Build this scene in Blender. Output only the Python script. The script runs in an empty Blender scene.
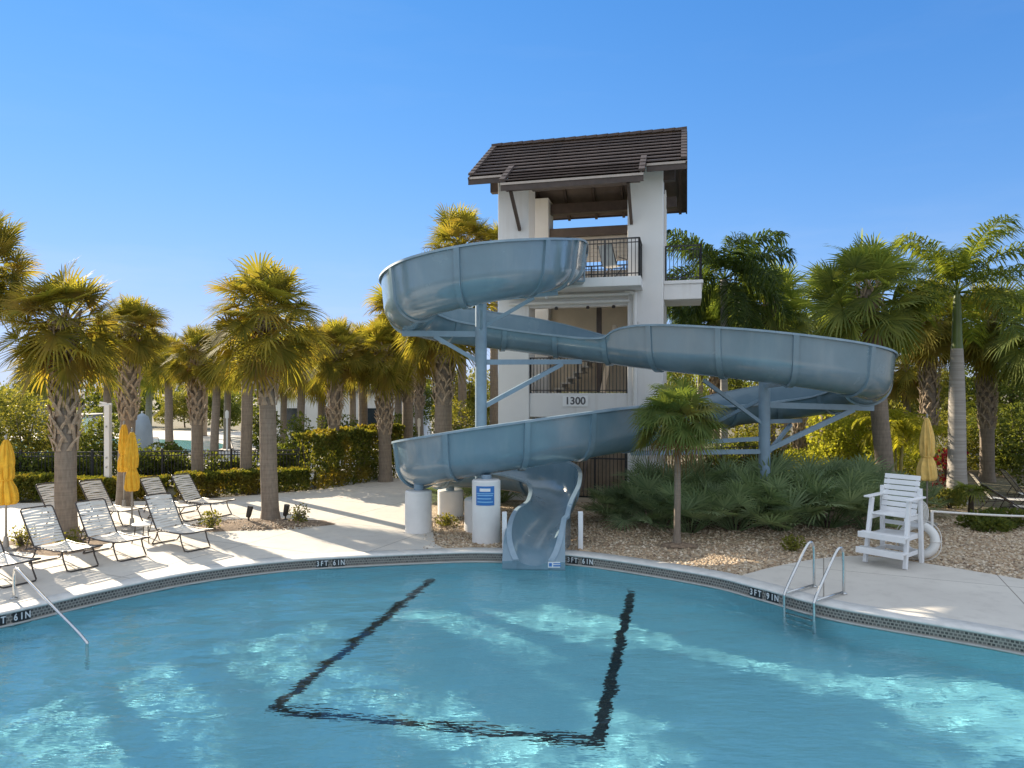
import bpy, bmesh, math, random
from mathutils import Vector, Matrix, noise
from mathutils.geometry import tessellate_polygon

sc = bpy.context.scene
COL = sc.collection
PI = math.pi
R = math.radians
F, CX, HY, CH = 700.0, 512.0, 390.0, 3.5       # lens in pixels, image centre, horizon row, camera height


def gp(px, py, z=0.0):
    """world point seen at a pixel on the level z"""
    y = F * (CH - z) / (py - HY)
    return Vector(((px - CX) / F * y, y, z))


def wx(px, y):
    return (px - CX) / F * y


# ------------------------------------------------------------------ mesh helper
class MB:
    def __init__(s):
        s.v = []
        s.f = []

    def add(s, pts, faces):
        b = len(s.v)
        s.v.extend(tuple(p) for p in pts)
        s.f.extend(tuple(b + i for i in f) for f in faces)

    def box(s, c, size, M=None):
        x, y, z = size[0] / 2, size[1] / 2, size[2] / 2
        pts = [Vector((sx * x, sy * y, sz * z)) for sx in (-1, 1) for sy in (-1, 1) for sz in (-1, 1)]
        if M is not None:
            pts = [M @ p for p in pts]
        c = Vector(c)
        s.add([p + c for p in pts], [(0, 1, 3, 2), (4, 6, 7, 5), (0, 4, 5, 1), (2, 3, 7, 6), (0, 2, 6, 4), (1, 5, 7, 3)])

    def box2(s, lo, hi):
        s.box([(a + b) / 2 for a, b in zip(lo, hi)], [abs(b - a) for a, b in zip(lo, hi)])

    def bar(s, a, b, w, h=None, up=(0, 0, 1)):
        a, b = Vector(a), Vector(b)
        h = h or w
        d = b - a
        L = d.length
        if L < 1e-6:
            return
        d /= L
        u = Vector(up)
        if abs(d.dot(u)) > .98:
            u = Vector((0, 1, 0))
        sd = d.cross(u).normalized()
        u = sd.cross(d)
        M = Matrix((sd, d, u)).transposed()
        s.box((a + b) / 2, (w, L, h), M)

    def tube(s, path, r, n=8, caps=True, closed=False):
        path = [Vector(p) for p in path]
        N = len(path)
        rr = r if isinstance(r, (list, tuple)) else [r] * N
        base = len(s.v)
        prev = None
        for i, p in enumerate(path):
            if closed:
                t = path[(i + 1) % N] - path[i - 1]
            else:
                t = path[min(i + 1, N - 1)] - path[max(i - 1, 0)]
            t.normalize()
            if prev is None:
                ref = Vector((0, 0, 1)) if abs(t.z) < .9 else Vector((1, 0, 0))
                u = t.cross(ref).normalized()
            else:
                u = (prev - t * prev.dot(t)).normalized()
            prev = u
            w = t.cross(u)
            for k in range(n):
                a = 2 * PI * k / n
                s.v.append(tuple(p + (u * math.cos(a) + w * math.sin(a)) * rr[i]))
        for i in range(N if closed else N - 1):
            j = (i + 1) % N
            for k in range(n):
                k2 = (k + 1) % n
                s.f.append((base + i * n + k, base + i * n + k2, base + j * n + k2, base + j * n + k))
        if caps and not closed:
            s.f.append(tuple(base + k for k in range(n))[::-1])
            s.f.append(tuple(base + (N - 1) * n + k for k in range(n)))

    def lathe(s, prof, n=24, c=(0, 0, 0), mod=None):
        base = len(s.v)
        for (r, z) in prof:
            for k in range(n):
                a = 2 * PI * k / n
                q = r if mod is None else mod(r, z, a)
                s.v.append((c[0] + q * math.cos(a), c[1] + q * math.sin(a), c[2] + z))
        for i in range(len(prof) - 1):
            for k in range(n):
                k2 = (k + 1) % n
                s.f.append((base + i * n + k, base + i * n + k2, base + (i + 1) * n + k2, base + (i + 1) * n + k))
        s.f.append(tuple(base + k for k in range(n))[::-1])
        s.f.append(tuple(base + (len(prof) - 1) * n + k for k in range(n)))

    def poly(s, pts, z0=None):
        """flat polygon sheet"""
        pts = [Vector(p) for p in pts]
        tris = tessellate_polygon([[Vector((p.x, p.y, 0)) for p in pts]])
        b = len(s.v)
        s.v.extend(tuple(p) for p in pts)
        for t in tris:
            a, c, d = (pts[i] for i in t)
            up = (c - a).cross(d - a).z
            s.f.append(tuple(b + i for i in (t if up > 0 else t[::-1])))

    def mesh(s, name, mat, smooth=False):
        me = bpy.data.meshes.new(name)
        me.from_pydata(s.v, [], s.f)
        me.update()
        if mat is not None:
            me.materials.append(mat)
        if smooth:
            me.polygons.foreach_set('use_smooth', [True] * len(me.polygons))
        return me

    def build(s, name, mat, parent=None, smooth=False, loc=None):
        me = s.mesh(name, mat, smooth)
        return link(name, me, parent, loc)


def link(name, me, parent=None, loc=None):
    o = bpy.data.objects.new(name, me)
    COL.objects.link(o)
    if parent is not None:
        o.parent = parent
    if loc is not None:
        o.location = loc
    return o


def bevel(o, w=.01, seg=2):
    m = o.modifiers.new('bevel', 'BEVEL')
    m.width = w
    m.segments = seg
    m.limit_method = 'ANGLE'
    return o


def smooth_angle(o, ang=35):
    o.data.polygons.foreach_set('use_smooth', [True] * len(o.data.polygons))
    bm = bmesh.new()
    bm.from_mesh(o.data)
    for e in bm.edges:
        if len(e.link_faces) == 2 and e.calc_face_angle(0) > R(ang):
            e.smooth = False
    bm.to_mesh(o.data)
    bm.free()
    return o


def tag(o, label=None, cat=None, group=None, kind=None):
    if label:
        o['label'] = label
    if cat:
        o['category'] = cat
    if group:
        o['group'] = group
    if kind:
        o['kind'] = kind
    return o


def empty(name, loc=(0, 0, 0), rz=0.0, label=None, cat=None, group=None, scale=None):
    o = bpy.data.objects.new(name, None)
    COL.objects.link(o)
    o.location = loc
    o.rotation_euler = (0, 0, rz)
    o.empty_display_size = .1
    if scale:
        o.scale = (scale,) * 3
    return tag(o, label, cat, group)


def copy_tree(o, parent=None):
    c = o.copy()
    COL.objects.link(c)
    c.parent = parent
    for ch in list(o.children):
        copy_tree(ch, c)
    return c


def spline(pts, n, closed=False):
    """catmull-rom through tuples of any length"""
    out = []
    N = len(pts)
    segs = N if closed else N - 1
    for i in range(segs):
        if closed:
            p0, p1, p2, p3 = pts[i - 1], pts[i], pts[(i + 1) % N], pts[(i + 2) % N]
        else:
            p1, p2 = pts[i], pts[i + 1]
            p0 = pts[i - 1] if i > 0 else [2 * a - b for a, b in zip(p1, p2)]
            p3 = pts[i + 2] if i + 2 < N else [2 * b - a for a, b in zip(p1, p2)]
        for k in range(n):
            t = k / n
            out.append([.5 * (2 * b + (c - a) * t + (2 * a - 5 * b + 4 * c - d) * t * t + (3 * b - a - 3 * c + d) * t ** 3)
                        for a, b, c, d in zip(p0, p1, p2, p3)])
    if not closed:
        out.append(list(pts[-1]))
    return out


# ------------------------------------------------------------------ materials
def newmat(name):
    m = bpy.data.materials.new(name)
    m.use_nodes = True
    nt = m.node_tree
    nt.nodes.clear()
    out = nt.nodes.new('ShaderNodeOutputMaterial')
    return m, nt, out


def N(nt, typ, **kw):
    n = nt.nodes.new(typ)
    for k, v in kw.items():
        if k in n.inputs:
            n.inputs[k].default_value = v
        else:
            setattr(n, k, v)
    return n


def rgba(c):
    return (c[0], c[1], c[2], 1.0)


def ramp(nt, fac, stops):
    r = nt.nodes.new('ShaderNodeValToRGB')
    el = r.color_ramp.elements
    while len(el) < len(stops):
        el.new(.5)
    for e, (p, c) in zip(el, stops):
        e.position = p
        e.color = rgba(c)
    nt.links.new(fac, r.inputs[0])
    return r.outputs[0]


def coords(nt, kind='Object', scale=(1, 1, 1)):
    t = nt.nodes.new('ShaderNodeTexCoord')
    m = nt.nodes.new('ShaderNodeMapping')
    m.inputs['Scale'].default_value = scale
    nt.links.new(t.outputs[kind], m.inputs[0])
    return m.outputs[0]


def noise_tex(nt, vec, scale, detail=4, rough=.55):
    n = N(nt, 'ShaderNodeTexNoise', Scale=scale, Detail=detail, Roughness=rough)
    nt.links.new(vec, n.inputs['Vector'])
    return n.outputs['Fac']


def mixc(nt, fac, a, b, blend='MIX'):
    m = nt.nodes.new('ShaderNodeMix')
    m.data_type = 'RGBA'
    m.blend_type = blend
    for s, v in ((0, fac), (6, a), (7, b)):
        if hasattr(v, 'is_linked') or isinstance(v, bpy.types.NodeSocket):
            nt.links.new(v, m.inputs[s])
        else:
            m.inputs[s].default_value = v if s == 0 else rgba(v)
    return m.outputs[2]


def bump(nt, height, strength=.3, dist=.02):
    b = N(nt, 'ShaderNodeBump', Strength=strength, Distance=dist)
    nt.links.new(height, b.inputs['Height'])
    return b.outputs['Normal']


def principled(nt, out, color, rough=.6, metal=0.0, normal=None, **kw):
    p = nt.nodes.new('ShaderNodeBsdfPrincipled')
    if isinstance(color, bpy.types.NodeSocket):
        nt.links.new(color, p.inputs['Base Color'])
    else:
        p.inputs['Base Color'].default_value = rgba(color)
    if isinstance(rough, bpy.types.NodeSocket):
        nt.links.new(rough, p.inputs['Roughness'])
    else:
        p.inputs['Roughness'].default_value = rough
    p.inputs['Metallic'].default_value = metal
    if normal is not None:
        nt.links.new(normal, p.inputs['Normal'])
    for k, v in kw.items():
        p.inputs[k.replace('_', ' ')].default_value = v
    nt.links.new(p.outputs[0], out.inputs[0])
    return p


def mat_plain(name, c, rough=.6, metal=0.0, var=.12, scale=6.0, bmp=.1, **kw):
    m, nt, out = newmat(name)
    v = coords(nt)
    n = noise_tex(nt, v, scale, 6)
    n2 = noise_tex(nt, v, scale * 7, 3)
    lo = [x * (1 - var) for x in c]
    hi = [min(1, x * (1 + var)) for x in c]
    col = ramp(nt, n, [(.3, lo), (.7, hi)])
    nrm = bump(nt, n2, bmp, .01) if bmp else None
    principled(nt, out, col, rough, metal, nrm, **kw)
    return m


def mat_leaf(name, a, b, c=None, trans=.35, tcol=None, rough=.45, nscale=1.2):
    """a..b per leaf segment; c = another hue by patches; translucent against the sun"""
    m, nt, out = newmat(name)
    g = nt.nodes.new('ShaderNodeNewGeometry')
    col = ramp(nt, g.outputs['Random Per Island'], [(.05, a), (.95, b)])
    if c is not None:
        v = coords(nt)
        n = noise_tex(nt, v, nscale, 2)
        f = ramp(nt, n, [(.48, (0, 0, 0)), (.66, (1, 1, 1))])
        col = mixc(nt, f, col, c)
    p = nt.nodes.new('ShaderNodeBsdfPrincipled')
    nt.links.new(col, p.inputs['Base Color'])
    p.inputs['Roughness'].default_value = rough
    p.inputs['Specular IOR Level'].default_value = .06
    t = nt.nodes.new('ShaderNodeBsdfTranslucent')
    tc = mixc(nt, 1.0, col, tcol or (3.2, 2.6, 1.2), 'MULTIPLY')
    nt.links.new(tc, t.inputs[0])
    mx = N(nt, 'ShaderNodeMixShader')
    mx.inputs[0].default_value = trans
    nt.links.new(p.outputs[0], mx.inputs[1])
    nt.links.new(t.outputs[0], mx.inputs[2])
    nt.links.new(mx.outputs[0], out.inputs[0])
    return m


M = {}


def build_materials():
    # slide fibreglass
    m, nt, out = newmat('blue grey fibreglass')
    v = coords(nt)
    n = noise_tex(nt, v, 1.1, 5)
    n2 = noise_tex(nt, v, 9, 4)
    col = ramp(nt, n, [(.3, (.14, .225, .285)), (.7, (.175, .27, .335))])
    dirt = ramp(nt, noise_tex(nt, coords(nt, 'Object', (2, 2, .35)), 1.6, 6), [(.50, (0, 0, 0)), (.78, (.42, .42, .42))])
    col = mixc(nt, dirt, col, (.26, .34, .385))
    rg = ramp(nt, n, [(.3, (.16, .16, .16)), (.8, (.32, .32, .32))])
    nb = noise_tex(nt, v, 2.2, 3)
    principled(nt, out, col, rg, 0, bump(nt, nb, .10, .03), Specular_IOR_Level=.6, Coat_Weight=.55, Coat_Roughness=.06)
    M['slide'] = m
    m, nt, out = newmat('faded fibreglass rim')
    v = coords(nt)
    n = noise_tex(nt, v, 3, 5)
    principled(nt, out, ramp(nt, n, [(.3, (.19, .28, .35)), (.7, (.28, .37, .44))]), .4, 0, bump(nt, n, .1, .02))
    M['rim'] = m
    M['steel_blue'] = mat_plain('painted blue grey steel', (.24, .34, .43), .4, 0, .1, 3, .05)
    # stucco
    m, nt, out = newmat('white stucco')
    v = coords(nt)
    n = noise_tex(nt, v, .6, 6)
    n2 = noise_tex(nt, v, 60, 3)
    vs = coords(nt, 'Object', (3.0, 3.0, .25))
    n3 = noise_tex(nt, vs, 1.2, 5)
    col = ramp(nt, n, [(.25, (.76, .75, .735)), (.7, (.85, .84, .82))])
    st = ramp(nt, n3, [(.56, (0, 0, 0)), (.85, (.5, .5, .5))])
    col = mixc(nt, st, col, (.56, .51, .44))
    principled(nt, out, col, .85, 0, bump(nt, n2, .35, .01))
    M['stucco'] = m
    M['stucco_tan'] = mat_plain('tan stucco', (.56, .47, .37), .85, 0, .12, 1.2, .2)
    M['stucco_lit'] = mat_plain('lit tan stucco', (.80, .68, .52), .85, 0, .1, 1.2, .2)  # tan stucco lightened: warm light inside the storey is put into the colour
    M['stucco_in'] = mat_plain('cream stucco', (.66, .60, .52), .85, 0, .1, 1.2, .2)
    # roof tile
    m, nt, out = newmat('dark brown concrete tile')
    v = coords(nt)
    n = noise_tex(nt, v, .8, 4)
    br = N(nt, 'ShaderNodeTexBrick', Scale=1.0)
    br.inputs['Color1'].default_value = (.075, .055, .048, 1)
    br.inputs['Color2'].default_value = (.11, .078, .066, 1)
    br.inputs['Mortar'].default_value = (.05, .04, .036, 1)
    br.inputs['Mortar Size'].default_value = .006
    br.inputs['Brick Width'].default_value = .33
    br.inputs['Row Height'].default_value = 50.0
    nt.links.new(v, br.inputs['Vector'])
    f = ramp(nt, n, [(.4, (0, 0, 0)), (.7, (.5, .5, .5))])
    col = mixc(nt, f, br.outputs['Color'], (.13, .095, .085))
    n2 = noise_tex(nt, v, 25, 4)
    principled(nt, out, col, .7, 0, bump(nt, n2, .3, .01))
    M['tile'] = m
    M['fascia'] = mat_plain('dark brown painted wood', (.07, .05, .042), .6, 0, .2, 5)
    M['soffit'] = mat_plain('brown soffit boards', (.13, .10, .085), .7, 0, .15, 3)
    M['flash'] = mat_plain('pale metal drip edge', (.45, .38, .33), .5, 0, .1, 4)
    M['black_metal'] = mat_plain('black powder coated metal', (.022, .022, .024), .45, 0, .2, 8)
    M['bronze'] = mat_plain('dark bronze tube', (.055, .042, .035), .4, 0, .2, 8, .05)
    M['steel'] = mat_plain('brushed stainless', (.62, .62, .61), .22, 1.0, .08, 10, .05)
    M['white_paint'] = mat_plain('white painted wood', (.78, .78, .78), .5, 0, .05, 4, .12)
    M['white_plastic'] = mat_plain('white plastic', (.78, .77, .74), .4, 0, .05, 3, .04)
    M['pedestal'] = mat_plain('painted white concrete', (.76, .75, .73), .7, 0, .07, 2.5, .25)
    M['strap'] = mat_plain('cream vinyl strap', (.70, .67, .61), .45, 0, .08, 5, .03)
    M['strap_tan'] = mat_plain('tan vinyl sling', (.62, .55, .46), .55, 0, .1, 5, .05)
    M['canvas'] = mat_plain('yellow canvas', (.82, .46, .035), .8, 0, .14, 8, .3)
    M['canvas_tan'] = mat_plain('faded yellow canvas', (.74, .50, .15), .8, 0, .14, 8, .3)
    M['pole'] = mat_plain('grey umbrella pole', (.34, .32, .29), .4, .3, .1, 6, .05)
    M['grey_wall'] = mat_plain('blue grey cabana cloth', (.30, .36, .42), .8, 0, .1, 2)
    M['white_wall'] = mat_plain('white rendered wall', (.74, .74, .73), .8, 0, .06, .5)
    M['grey_roof'] = mat_plain('grey shingle roof', (.16, .16, .17), .8, 0, .2, 3)
    M['glass_dark'] = mat_plain('dark window glass', (.03, .04, .05), .08, 0, .2, 2, 0)
    M['wood_tan'] = mat_plain('tan timber slats', (.40, .31, .22), .75, 0, .25, 3, .2)
    M['sign_blue'] = mat_plain('blue sign face', (.03, .17, .48), .4, 0, .05, 6, 0)
    M['sign_white'] = mat_plain('white sign ink', (.8, .8, .8), .5, 0, .02, 6, 0)
    M['sign_pale'] = mat_plain('pale blue sign ink', (.25, .5, .75), .5, 0, .02, 6, 0)
    M['plate_white'] = mat_plain('bright white plate', (.90, .90, .90), .4, 0, .02, 5, 0)
    M['digits'] = mat_plain('dark grey digits', (.10, .10, .11), .5, 0, .05, 6, 0)
    M['marker_black'] = mat_plain('black marker tile', (.02, .02, .022), .3, 0, .1, 20, 0)
    M['marker_white'] = mat_plain('white marker glaze', (.7, .7, .7), .35, 0, .03, 6, 0)
    M['line_black'] = mat_plain('black pool line tile', (.012, .014, .018), .35, 0, .2, 30, 0)
    M['rope'] = mat_plain('white rope', (.72, .70, .66), .8, 0, .1, 20, .3)
    M['bronze_light'] = mat_plain('weathered bronze spotlight', (.05, .045, .04), .5, .4, .2, 9)
    # leaves
    M['sabal'] = mat_leaf('sabal fan leaf', (.118, .125, .03), (.24, .215, .05), (.235, .18, .052), .50, (2.15, 1.95, .75), .65)
    M['sabal_dead'] = mat_leaf('dry palm leaf', (.16, .095, .04), (.26, .16, .07), None, .3, (2.2, 1.6, .9), .7)
    M['sabal_cool'] = mat_leaf('shaded sabal leaf', (.10, .135, .045), (.20, .225, .065), None, .38, (2.5, 2.4, .9), .6)  # cooler copy of the sabal leaf, shade put into the colour
    M['pinnate'] = mat_leaf('feather palm leaf', (.055, .09, .024), (.12, .15, .036), None, .40, (3.2, 2.7, .9))
    M['pinnate_shaded'] = mat_leaf('shaded feather palm leaf', (.035, .06, .022), (.075, .105, .034), None, .32, (2.6, 2.5, .9))  # feather leaf darkened so that its colour carries the shade
    M['areca'] = mat_leaf('areca palm leaf', (.20, .22, .03), (.36, .33, .04), None, .52, (2.0, 1.9, .8))
    M['palmetto'] = mat_leaf('silver saw palmetto leaf', (.13, .185, .095), (.26, .325, .18), None, .2, (2.2, 2.2, 1.2), .5)
    M['chinese_fan'] = mat_leaf('fan palm leaf', (.075, .115, .034), (.135, .175, .05), (.17, .165, .05), .3, (2.4, 2.2, 1))
    M['hedge'] = mat_leaf('hedge leaf', (.065, .09, .02), (.15, .165, .04), (.20, .17, .04), .3, (3.2, 2.6, .9))
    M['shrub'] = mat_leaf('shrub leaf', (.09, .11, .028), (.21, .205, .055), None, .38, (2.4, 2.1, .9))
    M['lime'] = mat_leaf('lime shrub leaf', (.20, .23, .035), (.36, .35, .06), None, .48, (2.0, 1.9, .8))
    M['tree'] = mat_leaf('broad leaf', (.06, .085, .024), (.13, .15, .04), None, .36, (2.6, 2.3, .9))
    M['croton'] = mat_leaf('red leaf', (.22, .02, .03), (.42, .05, .06), None, .35, (2, 1.2, 1))
    # trunks
    m, nt, out = newmat('grey palm trunk')
    v = coords(nt, 'Object', (1, 1, 1))
    vr = coords(nt, 'Object', (.6, .6, 14))
    n = noise_tex(nt, vr, 1.6, 4)
    n2 = noise_tex(nt, coords(nt, 'Object', (9, 9, 2)), 2.5, 5)
    col = ramp(nt, n, [(.3, (.19, .15, .115)), (.7, (.30, .24, .185))])
    col = mixc(nt, .4, col, ramp(nt, n2, [(.3, (.12, .095, .075)), (.7, (.32, .27, .21))]))
    principled(nt, out, col, .9, 0, bump(nt, n2, .6, .03))
    M['trunk'] = m
    M['boots'] = mat_plain('dry leaf bases', (.36, .28, .20), .9, 0, .35, 9, .5)
    M['boots_dark'] = mat_plain('fibrous palm core', (.085, .06, .042), .95, 0, .4, 12, .6)
    m, nt, out = newmat('smooth royal palm trunk')
    n = noise_tex(nt, coords(nt, 'Object', (.4, .4, 9)), 1.5, 4)
    col = ramp(nt, n, [(.35, (.27, .25, .225)), (.65, (.40, .37, .335))])
    principled(nt, out, col, .8, 0, bump(nt, n, .25, .02))
    M['royal_trunk'] = m
    M['crownshaft'] = mat_plain('green crownshaft', (.11, .15, .04), .4, 0, .15, 3, .05)
    M['bark'] = mat_plain('brown bark', (.13, .10, .075), .9, 0, .3, 6, .6)
    M['cane'] = mat_plain('pale yellow cane', (.42, .36, .16), .6, 0, .2, 5, .1)
    # ground surfaces
    m, nt, out = newmat('ground soil and mulch')
    v = coords(nt)
    n = noise_tex(nt, v, .22, 6)
    n2 = noise_tex(nt, v, 14, 5)
    col = ramp(nt, n, [(.35, (.17, .13, .085)), (.55, (.12, .12, .05)), (.75, (.20, .165, .11))])
    col = mixc(nt, .5, col, ramp(nt, n2, [(.3, (.06, .05, .03)), (.7, (.25, .2, .13))]))
    principled(nt, out, col, .95, 0, bump(nt, n2, .7, .05))
    M['ground'] = m
    m, nt, out = newmat('river pebbles')
    v = coords(nt)
    vo = N(nt, 'ShaderNodeTexVoronoi', Scale=19.0)
    nt.links.new(v, vo.inputs['Vector'])
    col = ramp(nt, vo.outputs['Color'], [(.1, (.16, .115, .075)), (.35, (.42, .29, .18)), (.6, (.54, .42, .28)), (.9, (.66, .56, .43))])
    n = noise_tex(nt, v, .7, 5)
    col = mixc(nt, ramp(nt, n, [(.5, (0, 0, 0)), (.72, (.65, .65, .65))]), col, (.15, .115, .075))
    e = ramp(nt, vo.outputs['Distance'], [(.25, (1, 1, 1)), (.65, (.25, .25, .25))])
    nrm = bump(nt, e, .9, .03)
    principled(nt, out, col, .8, 0, nrm)
    M['gravel'] = m
    M['pebble'] = None
    m, nt, out = newmat('pebble stone')
    g = nt.nodes.new('ShaderNodeNewGeometry')
    col = ramp(nt, g.outputs['Random Per Island'], [(0, (.17, .12, .08)), (.3, (.42, .29, .18)), (.65, (.54, .42, .28)), (1, (.70, .60, .47))])
    principled(nt, out, col, .75)
    M['pebble'] = m
    M['mulch'] = mat_plain('brown mulch', (.24, .17, .115), .95, 0, .5, 16, .8)
    # concrete deck
    m, nt, out = newmat('pale broom finished concrete')
    v = coords(nt)
    n = noise_tex(nt, v, .45, 7, .6)
    n2 = noise_tex(nt, v, 45, 4)
    n3 = noise_tex(nt, v, 3.2, 6, .65)
    col = ramp(nt, n, [(.3, (.53, .49, .435)), (.7, (.645, .605, .535))])
    st = ramp(nt, n3, [(.50, (0, 0, 0)), (.78, (.55, .55, .55))])
    col = mixc(nt, st, col, (.42, .385, .34))
    br = N(nt, 'ShaderNodeTexBrick', Scale=1.0)
    br.inputs['Color1'].default_value = br.inputs['Color2'].default_value = (1, 1, 1, 1)
    br.inputs['Mortar'].default_value = (.40, .38, .36, 1)
    br.inputs['Mortar Size'].default_value = .010
    br.inputs['Brick Width'].default_value = 3.0
    br.inputs['Row Height'].default_value = 3.0
    br.offset = 0.0
    mp = nt.nodes.new('ShaderNodeMapping')
    mp.inputs['Rotation'].default_value = (0, 0, R(24))
    nt.links.new(v, mp.inputs[0])
    nt.links.new(mp.outputs[0], br.inputs['Vector'])
    col = mixc(nt, 1.0, col, br.outputs['Color'], 'MULTIPLY')
    principled(nt, out, col, .8, 0, bump(nt, n2, .35, .01))
    M['concrete'] = m
    M['coping'] = mat_plain('white bullnose coping', (.66, .64, .60), .7, 0, .12, 5, .3)
    M['gutter'] = mat_plain('grey gutter lip', (.40, .40, .38), .6, 0, .12, 5, .2)
    # mosaic of the waterline band (u along the wall in metres, v = height)
    m, nt, out = newmat('black and grey mosaic')
    t = nt.nodes.new('ShaderNodeTexCoord')
    mp = nt.nodes.new('ShaderNodeMapping')
    mp.inputs['Scale'].default_value = (1, 1, 1)
    nt.links.new(t.outputs['UV'], mp.inputs[0])
    ck = N(nt, 'ShaderNodeTexBrick', Scale=1.0)
    ck.inputs['Color1'].default_value = (.035, .032, .03, 1)
    ck.inputs['Color2'].default_value = (.15, .135, .12, 1)
    ck.inputs['Mortar'].default_value = (.30, .27, .235, 1)
    ck.inputs['Mortar Size'].default_value = .009
    ck.inputs['Brick Width'].default_value = .055
    ck.inputs['Row Height'].default_value = .05
    nt.links.new(mp.outputs[0], ck.inputs['Vector'])
    principled(nt, out, ck.outputs['Color'], .35)
    M['mosaic'] = m
    # pool plaster
    m, nt, out = newmat('pale blue pool plaster')
    v = coords(nt)
    n = noise_tex(nt, v, .5, 6)
    n2 = noise_tex(nt, v, 22, 4)
    col = ramp(nt, n, [(.3, (.31, .68, .80)), (.7, (.37, .76, .86))])
    col = mixc(nt, .18, col, ramp(nt, n2, [(.3, (.2, .5, .58)), (.7, (.5, .82, .86))]))
    principled(nt, out, col, .85, 0, bump(nt, n2, .3, .01))
    M['plaster'] = m
    # water
    m, nt, out = newmat('clear rippled water')
    v = coords(nt)
    v2 = coords(nt, 'Object', (.75, 1.9, 1))
    n = noise_tex(nt, v2, 6.5, 2, .45)
    gl = N(nt, 'ShaderNodeBsdfGlass', Roughness=0.0, IOR=1.33)
    gl.inputs['Color'].default_value = (.84, .965, .985, 1)
    nt.links.new(bump(nt, n, .55, .025), gl.inputs['Normal'])
    nt.links.new(gl.outputs[0], out.inputs[0])
    M['water'] = m
    M['far_pool'] = mat_plain('turquoise pool water', (.16, .42, .44), .12, 0, .12, 1.5, .15)


build_materials()

# ------------------------------------------------------------------ camera, light, sky
cam = bpy.data.cameras.new('camera')
co = bpy.data.objects.new('camera', cam)
COL.objects.link(co)
co.location = (0, 0, CH)
co.rotation_euler = (R(90), 0, 0)
cam.sensor_fit = 'HORIZONTAL'
cam.sensor_width = 36
cam.lens = 36 * F / 1024
cam.shift_y = (HY - 384) / 1024
cam.clip_end = 3000
cam.clip_start = .05
sc.camera = co

SUN_AZ = R(-45)          # from +Y towards -X
SUN_EL = R(22)
sdir = Vector((math.sin(SUN_AZ) * math.cos(SUN_EL), math.cos(SUN_AZ) * math.cos(SUN_EL), math.sin(SUN_EL)))
sun = bpy.data.lights.new('sun', 'SUN')
sun.energy = 5.0
sun.angle = R(.53)
sun.color = (1.0, .86, .66)
so = bpy.data.objects.new('sun', sun)
COL.objects.link(so)
so.rotation_euler = (-sdir).to_track_quat('-Z', 'Y').to_euler()
so.location = (0, 0, 60)

SKY_K = (.28,)
SKY_T = (.76, .90, 1.36)
FILL_VEIL = (2.45, 2.75, 3.2)
w = bpy.data.worlds.new('World')
sc.world = w
w.use_nodes = True
nt = w.node_tree
nt.nodes.clear()
wo = nt.nodes.new('ShaderNodeOutputWorld')
bg = nt.nodes.new('ShaderNodeBackground')
sky = nt.nodes.new('ShaderNodeTexSky')
sky.sky_type = 'NISHITA'
sky.sun_disc = False
sky.sun_elevation = SUN_EL
sky.sun_rotation = SUN_AZ
sky.air_density = 1.0
sky.dust_density = 0.0
sky.ozone_density = 3.0
sky.altitude = 0
bg.inputs['Strength'].default_value = .15
# clear blue winter sky: a little more saturated, with the glare near the sun rolled off
hs = N(nt, 'ShaderNodeHueSaturation', Saturation=1.25, Value=1.0)
nt.links.new(sky.outputs[0], hs.inputs['Color'])
k1 = nt.nodes.new('ShaderNodeVectorMath')
k1.operation = 'MULTIPLY_ADD'
k1.inputs[1].default_value = (SKY_K[0],) * 3
k1.inputs[2].default_value = (1, 1, 1)
nt.links.new(hs.outputs[0], k1.inputs[0])
k2 = nt.nodes.new('ShaderNodeVectorMath')
k2.operation = 'DIVIDE'
nt.links.new(hs.outputs[0], k2.inputs[0])
nt.links.new(k1.outputs[0], k2.inputs[1])
k3 = nt.nodes.new('ShaderNodeVectorMath')
k3.operation = 'MULTIPLY'
k3.inputs[1].default_value = SKY_T
nt.links.new(k2.outputs[0], k3.inputs[0])
# added bright veil overhead and behind the camera, unseen, to lift the shade
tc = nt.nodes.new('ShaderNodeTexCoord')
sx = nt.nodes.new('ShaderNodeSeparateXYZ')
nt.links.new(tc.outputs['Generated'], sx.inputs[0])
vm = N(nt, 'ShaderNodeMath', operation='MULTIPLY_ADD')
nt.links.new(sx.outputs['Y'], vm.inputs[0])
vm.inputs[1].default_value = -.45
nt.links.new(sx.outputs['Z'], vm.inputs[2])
fill_veil = ramp(nt, vm.outputs[0], [(.16, (0, 0, 0)), (.55, (1, 1, 1))])
mpv = nt.nodes.new('ShaderNodeMapping')
mpv.inputs['Scale'].default_value = (1.6, 1.6, 9)
nt.links.new(tc.outputs['Generated'], mpv.inputs[0])
wn = ramp(nt, noise_tex(nt, mpv.outputs[0], 1.7, 6, .6), [(.52, (0, 0, 0)), (.80, (.30, .30, .30))])
low = ramp(nt, sx.outputs['Z'], [(.04, (1, 1, 1)), (.24, (.12, .12, .12))])
wsp = mixc(nt, 1.0, wn, low, 'MULTIPLY')
skyc = mixc(nt, wsp, k3.outputs[0], (2.6, 2.75, 2.9))
nt.links.new(mixc(nt, fill_veil, skyc, FILL_VEIL), bg.inputs[0])
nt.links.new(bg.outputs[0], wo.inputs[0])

sc.view_settings.view_transform = 'Standard'
sc.view_settings.look = 'None'
sc.view_settings.exposure = 1.15
sc.view_settings.gamma = 1.0
sc.view_settings.use_curve_mapping = False
sc.cycles.use_denoising = True
sc.cycles.max_bounces = 8
sc.cycles.diffuse_bounces = 3
sc.cycles.glossy_bounces = 4
sc.cycles.transmission_bounces = 6
sc.cycles.transparent_max_bounces = 8
sc.cycles.caustics_refractive = True
sc.cycles.caustics_reflective = False
sc.cycles.blur_glossy = .5
sc.cycles.sample_clamp_indirect = 4.0

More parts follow.
